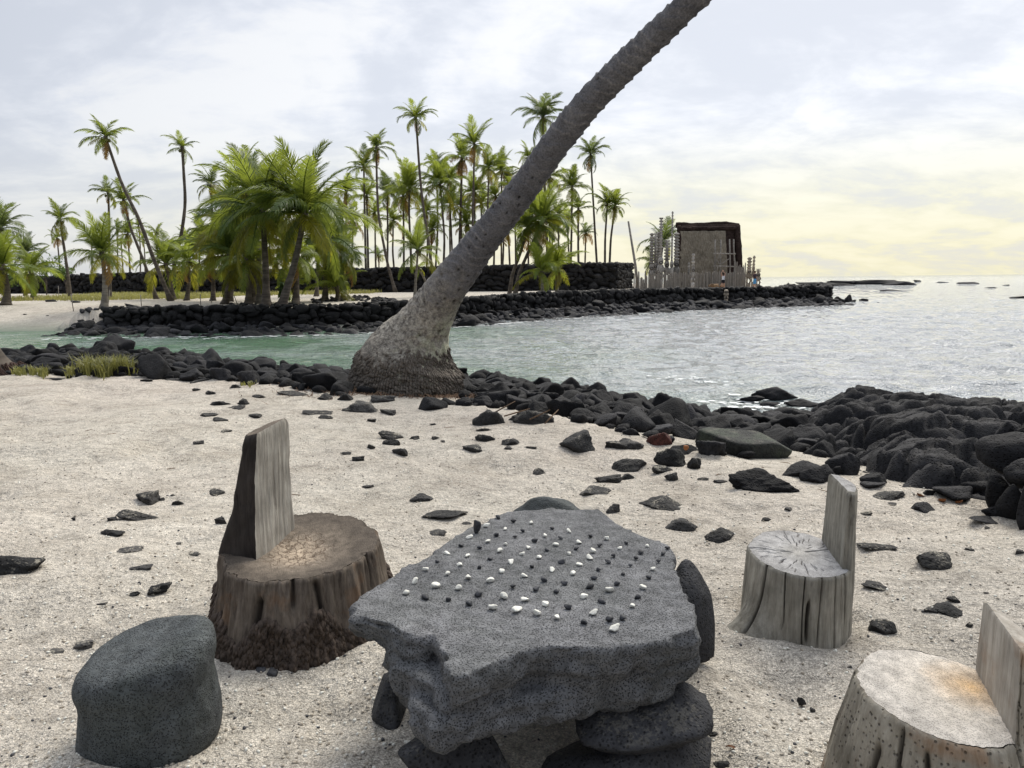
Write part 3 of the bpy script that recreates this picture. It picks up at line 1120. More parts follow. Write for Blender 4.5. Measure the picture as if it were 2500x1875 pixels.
S = placed_rock
S(*Z4(1940, 460, 210, 90), HERO_SAND, 'beach_rock', 'long grey-black rock in front of the leaning palm roots', None)
S(*Z4(2060, 415, 140, 60), HERO_SAND, 'beach_rock', 'flat dark rock between the leaning palm roots and the long grey-black rock', None)
S(*Z4(60, 1290, 300, 160), HERO_SAND, 'beach_rock', 'broad flat grey rock at the open sand, far from the stump seats', None, sink=.3)
S(*Z5(125, 445, 160, 90), NEAR_VAR, 'beach_rock', 'black pyramid-shaped rock at the foot of the leaning palm', None, sink=.2)
S(*Z5(440, 500, 200, 130), HERO_SAND, 'beach_rock', 'rock with a sand-filled hollow beside the rubble bank', None)
S(*Z5(665, 505, 230, 120), HERO_SAND, 'beach_rock', 'big smooth dark boulder where the rubble bank meets the sand', None)
S(*Z5(925, 640, 210, 140), HERO_SAND, 'beach_rock', 'tall wedge-shaped lava boulder standing on the sand side of the bank', None, sink=.15)
S(*Z5(1355, 630, 140, 100), [make_mesh('beach_rock', *rock(4, 911, planes=8, sharp=24, rough=.04, lo=.5), M['lava_red'])], 'beach_rock', 'dull red cinder rock among the black boulders', None, sink=.2)
S(*Z5(1415, 730, 170, 120), HERO_SAND, 'beach_rock', 'square-cut black rock below the red cinder rock', None, sink=.15)
S(*Z5(1370, 980, 240, 100), HERO_SAND, 'beach_rock', 'pointed sand-dusted rock behind the grey stump seat', None)
S(*Z5(1470, 1090, 190, 100), HERO_SAND, 'beach_rock', 'oval pitted black rock below the pointed sand-dusted rock', None)
S(*Z5(1700, 1145, 200, 110), HERO_SAND, 'beach_rock', 'rounded speckled rock beside the grey stump seat', None)
S(*Z5(180, 1045, 260, 70), HERO_SAND, 'beach_rock', 'flat L-shaped lava rock beyond the stone game table', None, sink=.3)
S(*Z5(1500, 690, 140, 70), NEAR_VAR, 'beach_rock', 'black rock capped by an orange stone', None, sink=.2)
S(*Z5(1640, 695, 130, 70), HERO_SAND, 'beach_rock', 'grey-black rock at the foot of the greenish boulder', None, sink=.2)
S(*Z5(1860, 640, 500, 190), [make_mesh('beach_rock', *rock(5, 915, planes=7, sharp=18, rough=.02, lo=.55), M['lava_green'])], 'shore_boulder', 'huge smooth boulder with a greenish coating beside the lava shelf', None, 'boulder', sink=.2, rot=(0, 0, .2), depth=.6)
S(*Z5(1930, 850, 350, 150), [make_mesh('beach_rock', *rock(5, 921, planes=9, sharp=24, rough=.09, lo=.5), M['lava'])], 'shore_boulder', 'rough cavernous lava boulder at the sand edge of the lava shelf', None, 'boulder', sink=.15, rot=(0, 0, 3.0), depth=.7)
S(*Z6(750, 800, 280, 160), NEAR_VAR, 'shore_boulder', 'low black boulder next to the rough cavernous boulder', None, 'boulder', sink=.25)
S(*Z6(1020, 760, 220, 170), NEAR_VAR, 'shore_boulder', 'smooth upright black boulder behind the grey stump seat backrest', None, 'boulder', sink=.15)
S(*Z6(1230, 870, 190, 100), NEAR_VAR, 'shore_boulder', 'rounded boulder on the lava shelf edge beside the smooth upright boulder', None, 'boulder', sink=.2)
S(*Z6(1240, 910, 200, 80), NEAR_VAR, 'shore_boulder', 'low rounded boulder on the sand below the shelf edge boulder', None, 'boulder', sink=.2)
S(*Z6(1310, 985, 270, 75), HERO_SAND, 'beach_rock', 'wide dark rock on the sand before the lava shelf', None, sink=.2)
S(*Z6(1565, 1065, 180, 90), NEAR_VAR, 'beach_rock', 'rounded black stone beside the orange coconut husks', None, sink=.2)
S(*Z6(1790, 960, 300, 130), NEAR_VAR, 'shore_boulder', 'long black boulder between the husks and the lava shelf', None, 'boulder', sink=.15)
S(*Z6(1570, 965, 90, 60), NEAR_VAR, 'shore_boulder', 'small black boulder wedged beside the long black boulder', None, 'boulder', sink=.15)
S(*Z6(1985, 1150, 220, 60), NEAR_VAR, 'beach_rock', 'flat dark stone sunk at the foot of the stacked boulders', None, sink=.35)
S(*Z6(1650, 1415, 270, 150), HERO_SAND, 'beach_rock', 'smooth black rock with a few white flecks alone on the sand', None, sink=.12)
S(*Z6(1250, 1600, 200, 60), HERO_SAND, 'beach_rock', 'thin rock ridge poking from the sand beyond the grey stump seat', None, sink=.35)
# orange stone on the black rock
p = PZ(1675, 1093, .09)
tag(link('orange_stone', make_mesh('orange_stone', *rock(3, 77, rough=.06), M['husk']), None, p, rnd_rot(), (.022, .02, .022)), 'small orange stone sitting on a black rock', 'stone')

# the stack of big boulders at the right
def stacked(u, v, w, h, y, seed, label, rot=(0, 0, 0), depth=.85):
    p = PY(u, v, y)
    d = y / math.cos(PITCH)
    me = make_mesh('stack_boulder', *rock(4, seed, planes=18, sharp=9, rough=.03, lo=.72), M['lava'])
    o = link('stack_boulder', me, None, p, rot, (w / FPX * d / 2, w / FPX * d / 2 * depth, h / FPX * d / 2))
    tag(o, label, 'boulder')
    return o


stacked(2475, 1108, 170, 112, 4.75, 501, 'biggest round boulder resting high on the boulder stack')
stacked(2452, 1052, 36, 52, 4.85, 502, 'small upright stone perched on top of the boulder stack', depth=1.1)
stacked(2520, 1160, 120, 84, 4.45, 503, 'oval boulder leaning under the biggest round boulder of the stack', (0, .3, 0))
stacked(2434, 1200, 62, 110, 4.55, 504, 'upright narrow boulder at the open end of the stack')
stacked(2474, 1232, 72, 112, 4.40, 505, 'tall egg-shaped boulder at the base of the stack')
stacked(2512, 1248, 66, 134, 4.20, 506, 'tallest slab-like boulder at the base of the stack')
stacked(2428, 1252, 56, 36, 4.45, 507, 'small low boulder wedged under the stack')
stacked(2575, 1230, 120, 170, 4.3, 508, 'broad boulder closing the stack towards the bank')
stacked(2540, 1090, 110, 110, 4.9, 509, 'round boulder behind the biggest boulder of the stack')
stacked(2385, 1196, 110, 60, 5.1, 510, 'dark flat-topped boulder where the stack meets the lava shelf')

# rocks awash off the beach, the reef outside and the point of the platform
def sea_rock(u, v, w, h, label, group=None, z=WATER_Z, name='sea_rock', seed=1, depth=.6):
    p = PZ(u, v, z)
    d = p.y / math.cos(PITCH)
    me = make_mesh(name, *rock(4, seed, planes=8, sharp=20, rough=.10, lo=.5), M['lava'])
    o = link(name, me, None, (p.x, p.y, z + .05 * h / FPX * d), (0, 0, random.uniform(-.2, .2)), (w / FPX * d / 2, max(w / FPX * d / 2 * depth, .15), h / FPX * d * .75))
    tag(o, label, 'rock', group)


sea_rock(1890, 968, 120, 32, 'jagged black rock washed by the surf beside the lava shelf', seed=601, depth=.5)
sea_rock(1835, 975, 60, 12, 'low wet rock just clear of the surf beside the jagged rock', seed=602)
sea_rock(1960, 985, 90, 14, 'flat wet rock between the jagged rock and the lava shelf', seed=603)
sea_rock(1880, 990, 50, 12, 'small wet rock in the surf below the jagged rock', seed=604)
sea_rock(2068, 738, 30, 24, 'tall dark block in the water off the end of the platform wall', seed=605)
sea_rock(2045, 740, 34, 20, 'dark block against the end of the platform wall', seed=606)
sea_rock(2082, 738, 16, 8, 'small dark stone beside the tall block off the platform', seed=607)
sea_rock(2108, 735, 24, 8, 'low dark rock alone in the water beyond the platform', seed=608)
sea_rock(2146, 740, 10, 3, 'tiny dark rock breaking the water beyond the platform', seed=609)
for i, (u, v, w, h) in enumerate(((2020, 698, 150, 12), (2080, 694, 120, 12), (2150, 694, 150, 14), (2200, 696, 90, 12))):
    sea_rock(u, v, w, h, 'low black lava reef lying in the sea beyond the platform', 'offshore reef patches', seed=620 + i, name='lava_reef', depth=.3)
for i, (u, v, w, h) in enumerate(((2240, 688, 20, 6), (2362, 693, 50, 6), (2455, 697, 20, 3), (2500, 727, 70, 6), (2420, 703, 40, 3), (2180, 710, 60, 4), (2300, 690, 30, 3))):
    sea_rock(u, v, w, h, 'small dark rock far out on the open sea', 'far offshore rocks', seed=640 + i, depth=.4)

# ------------------------------------------------------------------ far stone walls
def stone_wall(name, label, line, thick, stone, courses_fn, seed, limit=290, facing=-1):
    """line: (x, y, zbase, ztop) points; stones are laid in courses on the face towards the camera and along the top"""
    rg = random.Random(seed)
    root = bpy.data.objects.new(name, None)
    col.objects.link(root)
    root.location = (line[0][0], line[0][1], line[0][2])
    tag(root, label, 'wall')
    ox, oy, oz = root.location
    mb = MB()
    stones = []
    for (x0, y0, b0, t0), (x1, y1, b1, t1) in zip(line[:-1], line[1:]):
        L = math.hypot(x1 - x0, y1 - y0)
        tx, ty = (x1 - x0) / L, (y1 - y0) / L
        nx, ny = ty * -facing, -tx * -facing
        q = []
        for (x, y, b, t) in ((x0, y0, b0, t0), (x1, y1, b1, t1)):
            for s in (.16, thick):
                for z in (b - .3, t - .14):
                    q.append((x - nx * s - ox, y - ny * s - oy, z - oz))
        mb.add(np.array(q), [(0, 1, 5, 4), (2, 6, 7, 3), (1, 3, 7, 5), (0, 4, 6, 2), (0, 2, 3, 1), (4, 5, 7, 6)])
        s = 0.0
        hgt = ((t0 - b0) + (t1 - b1)) / 2
        n_c = max(1, int(round(hgt / (stone * .62))))
        for c in range(n_c):
            s = rg.uniform(0, stone * .5)
            while s < L:
                w = stone * rg.uniform(.5, 1.7)
                k = (s + w / 2) / L
                if k > 1.0:
                    break
                b = b0 + (b1 - b0) * k
                t = t0 + (t1 - t0) * k
                ch = (t - b) / n_c
                z = b + ch * (c + .5) + rg.uniform(-.45, .45) * ch
                off = rg.uniform(-.02, .10)
                stones.append((x0 + tx * (s + w / 2) - nx * off, y0 + ty * (s + w / 2) - ny * off, z, w * .60, stone * .42, ch * rg.uniform(.50, .95), math.atan2(ty, tx)))
                s += w
        # cap stones
        s = 0.0
        while s < L:
            w = stone * rg.uniform(.6, 1.2)
            k = min(1, (s + w / 2) / L)
            t = t0 + (t1 - t0) * k
            for row in range(2):
                off = .18 + row * stone * .8 + rg.uniform(-.05, .05)
                if off < thick:
                    stones.append((x0 + tx * (s + w / 2) - nx * off, y0 + ty * (s + w / 2) - ny * off, t - .06 + rg.uniform(-.03, .07), w * .56, stone * .45, stone * rg.uniform(.22, .34), math.atan2(ty, tx)))
            s += w
    core = link('core', mb.mesh('core', M['wall_far'], False), root)
    order = sorted(range(len(stones)), key=lambda i: -(stones[i][3] * stones[i][5]) / (stones[i][1] ** 2) * (1 if in_view(stones[i][0], stones[i][1]) else .01))
    solo_ = order[:limit]
    rest = order[limit:]
    for i in solo_:
        x, y, z, sx, sy, sz, a = stones[i]
        link('stone', WALL_VAR[rg.randrange(len(WALL_VAR))], root, (x - ox, y - oy, z - oz), (rg.uniform(-.15, .15), rg.uniform(-.25, .25), a + rg.choice((0, math.pi))), (sx, sy, sz))
    if rest:
        vs, fs, n = [], [], 0
        for i in rest:
            x, y, z, sx, sy, sz, a = stones[i]
            v, f = LOW_VAR[rg.randrange(len(LOW_VAR))]
            R = rot_np((rg.uniform(-.15, .15), rg.uniform(-.25, .25), a + rg.choice((0, math.pi))))
            w = (v * np.array([sx, sy, sz])) @ R.T + np.array([x - ox, y - oy, z - oz])
            vs.append(w)
            fs.append(f + n)
            n += len(w)
        tag(link('small_stones', make_mesh('small_stones', np.concatenate(vs), np.concatenate(fs), M['wall_far']), root), kind='stuff')
    return root


stone_wall('sea_wall', 'low dry-laid black stone sea wall holding the sand platform across the cove', [(x, y, z - 1.0, z + .08) for (x, y, z) in SWALL], 1.5, .55, None, 5)
# return of the sea wall at its seaward end
ex, ey, ez = SWALL[-1]
stone_wall('platform_end_wall', 'seaward end of the platform, rough black stone blocks facing the open sea', [(ex, ey, ez - 1.5, ez + .12), (ex + 1.2, ey + 6, ez - 1.5, ez + .1), (ex + .4, ey + 14, ez - 1.4, ez + .05)], .8, .8, None, 6, facing=-1)

# the tall wall behind the palms
GW = [PY(1506, 643, 84), PY(1300, 648, 84.5), PY(900, 657, 86), PY(640, 660, 88), PY(420, 665, 93), PY(200, 672, 103), PY(-60, 684, 112)]
gwl = [(p.x, p.y, .0, p.z) for p in GW][::-1]
stone_wall('great_wall', 'tall dry-laid black lava wall standing behind the palms', gwl, 2.4, .75, None, 8)
pe = PY(1545, 646, 93)
stone_wall('great_wall_end', 'short end face of the tall lava wall turning back beside the paling fence', [(GW[0].x, GW[0].y, .0, GW[0].z), (pe.x, pe.y, 0., pe.z)], 2.0, .6, None, 9, limit=120)

# rubble below the sea wall
def far_region(r):
    x = random.uniform(-26, LAND_END + .8)
    yw = float(np.interp(x, WX, WY))
    wid = 4.6 if x < -2 else (5.0 if x < 12 else 3.6)
    t = random.random() ** .8
    if x < -21:
        yw += 1.5
    return x, yw - .35 - t * wid


fsz = [random.uniform(.42, .75) for _ in range(60)] + [random.uniform(.26, .45) for _ in range(420)] + [random.uniform(.15, .27) for _ in range(1300)]
farr = scatter(far_region, 0, fsz, sep=.62)
farr.sort(key=lambda q: -q[2] / q[1])
for (x, y, r) in farr[:290]:
    z = max(gz(x, y), WATER_Z - .25)
    o = link('rubble_stone', random.choice(MID_VAR), None, (x, y, z + r * .18), rnd_rot(.5), (r * random.uniform(.9, 1.3), r, r * random.uniform(.5, .85)))
    lm = nearest(x, y, FAR_MARKS)
    sw = 'large angular black block' if r > .42 else 'dark rubble stone'
    low_ = float(np.interp(x, WX, WY)) - y > 2.2
    tag(o, f"{sw} {'at the waterline' if low_ else 'against the far sea wall'}, below {lm}", 'rock', f"{sw}s {'at the waterline' if low_ else 'against the wall'} below {lm}")
tag(joined_rocks('wall_rubble', [(x, y, max(gz(x, y), WATER_Z - .2) + r * .15, r * 1.1, r, r * .7) for (x, y, r) in farr[290:]], M['lava_far']), 'small dark stones filling the rubble slope below the far sea wall', 'rubble', kind='stuff')

# low line of stones laid on the far sand, and rocks on the far beach
ring = []
for i in range(120):
    u = random.uniform(760, 965)
    v = 733 + 4 * math.sin(u * .02) + random.uniform(-3.5, 3.5)
    ring.append((u, v))
for i in range(40):
    ring.append((random.uniform(560, 760), 742 + random.uniform(-3.5, 3)))
for (u, v) in ring:
    p = PZ(u, v, -.08)
    p.z = gz(p.x, p.y)
    r = random.uniform(.09, .2)
    tag(link('border_stone', random.choice(MID_VAR), None, (p.x, p.y, p.z + r * .3), rnd_rot(), (r * 1.2, r, r * .8)), 'small dark stone in the low border line on the far sand', 'stone', 'stones of the low border line')
for i, (u, v, w) in enumerate(((30, 785, 34), (70, 783, 40), (105, 784, 30), (140, 783, 38), (190, 765, 30), (185, 742, 24), (125, 740, 26), (60, 752, 10), (115, 752, 8))):
    p = PZ(u, v, -.6 if v > 770 else -.25)
    p.z = gz(p.x, p.y)
    r = w / FPX * p.y / 2
    tag(link('beach_rock', random.choice(MID_VAR), None, (p.x, p.y, p.z + r * .08), (0, 0, random.uniform(-.3, .3)), (r, r * .8, r * .35)), 'flat dark rock on the far sandy beach past the end of the sea wall', 'rock', 'flat rocks on the far beach')

# ------------------------------------------------------------------ palms
def frond_mesh(name, mat, droop, n, seed, wid=.020, sag=.5, lf=.27, twist=0.0):
    rg = np.random.default_rng(seed)
    m = 15
    ts = np.linspace(0, 1, m)
    ang = -droop * ts ** 1.6
    seg = 1.0 / (m - 1)
    px = np.concatenate([[0], np.cumsum(np.cos((ang[1:] + ang[:-1]) / 2) * seg)])
    pz = np.concatenate([[0], np.cumsum(np.sin((ang[1:] + ang[:-1]) / 2) * seg)])
    mb = MB()
    pts = [(px[i], .02 * math.sin(ts[i] * 3 + seed), pz[i]) for i in range(m)]
    mb.tube(pts, [.013 * (1 - .85 * t) + .002 for t in ts], 4, False)
    V, F = [], []
    nv = 0
    for side in (-1, 1):
        for i in range(n):
            t = .10 + .90 * (i + rg.uniform(0, .7)) / n
            if t > .995:
                t = .995
            if rg.random() < .10:
                continue
            a = -droop * t ** 1.6
            b = np.array([np.interp(t, ts, px), .02 * math.sin(t * 3 + seed), np.interp(t, ts, pz)])
            fw = np.array([math.cos(a), 0, math.sin(a)])
            up = np.array([-math.sin(a), 0, math.cos(a)])
            sd = np.array([0, side, 0.])
            L = lf * (math.sin(math.pi * min(1, (.10 + t * .86)) ** .85) * .85 + .22) * rg.uniform(.85, 1.12)
            fwd = .45 + .75 * t
            dr = up * (.35 - .30 * rg.random()) + sd + fw * fwd
            dr /= np.linalg.norm(dr)
            s1 = sag * rg.uniform(.6, 1.4)
            mid = b + dr * L * .5 + np.array([0, 0, -s1 * L * .12])
            d2 = dr + np.array([0, 0, -s1 * 1.3])
            d2 /= np.linalg.norm(d2)
            tip = mid + d2 * L * .55
            w = fw * wid * rg.uniform(.8, 1.2)
            V += [b - w * .5, b + w * .5, mid + w * .62, mid - w * .62, tip]
            F += [(nv, nv + 1, nv + 2, nv + 3), (nv + 3, nv + 2, nv + 4)]
            nv += 5
    mb.add(np.array(V), F)
    return mb.mesh(name, mat, False)


FM = {}
for key in ('frond', 'frond_y', 'frond_b', 'frond_l', 'frond_g'):
    FM[key] = {
        'up': [frond_mesh('frond', M[key], .7 + .25 * i, 44, 10 + i, sag=.4, wid=.021) for i in range(3)],
        'mid': [frond_mesh('frond', M[key], 1.3 + .25 * i, 44, 20 + i, sag=1.0, wid=.021) for i in range(3)],
        'low': [frond_mesh('frond', M[key], 1.0 + .3 * i, 36, 30 + i, sag=1.7, wid=.020) for i in range(3)],
    }
FM_D = {}
for key in ('frond', 'frond_y', 'frond_l'):
    FM_D[key] = {
        'up': [frond_mesh('frond', M[key], .50 + .12 * i, 78, 40 + i, sag=.3, wid=.0125, lf=.25) for i in range(3)],
        'mid': [frond_mesh('frond', M[key], 1.25 + .25 * i, 78, 50 + i, sag=1.1, wid=.0125, lf=.25) for i in range(3)],
        'low': [frond_mesh('frond', M[key], .9 + .2 * i, 74, 60 + i, sag=1.4, wid=.012, lf=.24) for i in range(3)],
    }
_nut = rock(2, 5, planes=16, rough=.02, lo=.85)
NUT_MESH = make_mesh('coconut', _nut[0] * np.array([.13, .13, .16]), _nut[1], mat_simple('coconut_green', (.13, .13, .04), .6, .4, 8, 0))


def palm(path_px, y, crown_px, n_up=5, n_mid=8, n_low=5, tr=.17, label='', group=None, tone='frond', low_tone='frond_y', dry=0, dense=False, seed=0, pale=False, zbase=None, young=False, scale_up=1.0, name='coconut_palm', loc_crown=None):
    """path_px: picture points base -> crown centre; crown_px: frond length in px at this distance"""
    rg = random.Random(seed * 13 + 5)
    if loc_crown is None:
        pts = [PY(u, v, y) for (u, v) in path_px]
        b = pts[0]
        gzb = gz(b.x, y) if zbase is None else zbase
        pts[0] = Vector((b.x, y, min(b.z, gzb)))
        if pts[0].z > gzb - .01:
            pts[0].z = gzb - .05
    else:
        pts = loc_crown
    if y > 60:
        tr *= .82
    d = y / math.cos(PITCH)
    R = crown_px / FPX * d if loc_crown is None else crown_px
    root = bpy.data.objects.new(name, None)
    col.objects.link(root)
    root.location = pts[0]
    tag(root, label, 'palm tree', group)
    # smooth path
    n = 22
    P_ = np.array([tuple(p - pts[0]) for p in pts])
    s = np.concatenate([[0], np.cumsum(np.linalg.norm(np.diff(P_, axis=0), axis=1))])
    q = np.linspace(0, s[-1], n)
    path = np.stack([np.interp(q, s, P_[:, k]) for k in range(3)], 1)
    for _ in range(3 if len(pts) > 2 else 0):
        path[1:-1] = .25 * path[:-2] + .5 * path[1:-1] + .25 * path[2:]
    path[1:-1, 1] += .25 * np.sin(np.linspace(0, 3, n))[1:-1]
    t = q / max(s[-1], .01)
    rad = tr * (1 - .38 * t) * (1 + .75 * np.exp(-q / .45))
    if young:
        rad = tr * (1 - .25 * t)
    rad = rad * (1 + .05 * np.sin(np.arange(n) * 2.3))
    tv, tf = tube(path, rad, 9)
    link('trunk', make_mesh('trunk', tv, tf, M['palm_trunk_pale'] if pale else M['palm_trunk']), root)
    # crown: leaf bases, nuts and fronds
    top = path[-1]
    v, f = ico(2)
    hv = v * np.array([tr * .95, tr * .95, tr * 2.0])
    crown = link('crown', make_mesh('crown', hv, f, M['palm_trunk']), root, top)
    FMX = FM_D if dense else FM
    az = rg.uniform(0, 6.28)

    def add(kind, el, tone_, L):
        nonlocal az
        az += 2.3999
        ml = (FMX[tone_] if tone_ in FMX else FM[tone_])[kind]
        o = link('frond', rg.choice(ml), crown, (0, 0, tr * .3))
        rot = Matrix.Rotation(az + rg.uniform(-.3, .3), 4, 'Z') @ Matrix.Rotation(-el, 4, 'Y') @ Matrix.Rotation(rg.uniform(-.35, .35), 4, 'X')
        o.rotation_euler = rot.to_euler()
        o.scale = (L, L, L)
    for i in range(n_up):
        add('up', math.radians(rg.uniform(58, 86)), tone, R * rg.uniform(.85, 1.1) * scale_up)
    for i in range(n_mid):
        add('mid', math.radians(rg.uniform(12, 58)), tone, R * rg.uniform(.7, 1.2))
    for i in range(n_low):
        tt = low_tone if rg.random() < .55 else tone
        add('low', math.radians(rg.uniform(-50, 8)), tt, R * rg.uniform(.7, 1.05))
    for i in range(dry + (1 if rg.random() < .4 and not young else 0)):
        add('low', math.radians(rg.uniform(-75, -45)), 'frond_b', R * rg.uniform(.6, .9))
    if not young:
        for k in range(rg.randint(3, 6)):
            a = rg.uniform(0, 6.28)
            link('coconut', NUT_MESH, crown, (math.cos(a) * tr * 1.5, math.sin(a) * tr * 1.5, -tr * .9 + rg.uniform(-.15, .1)))
    return root


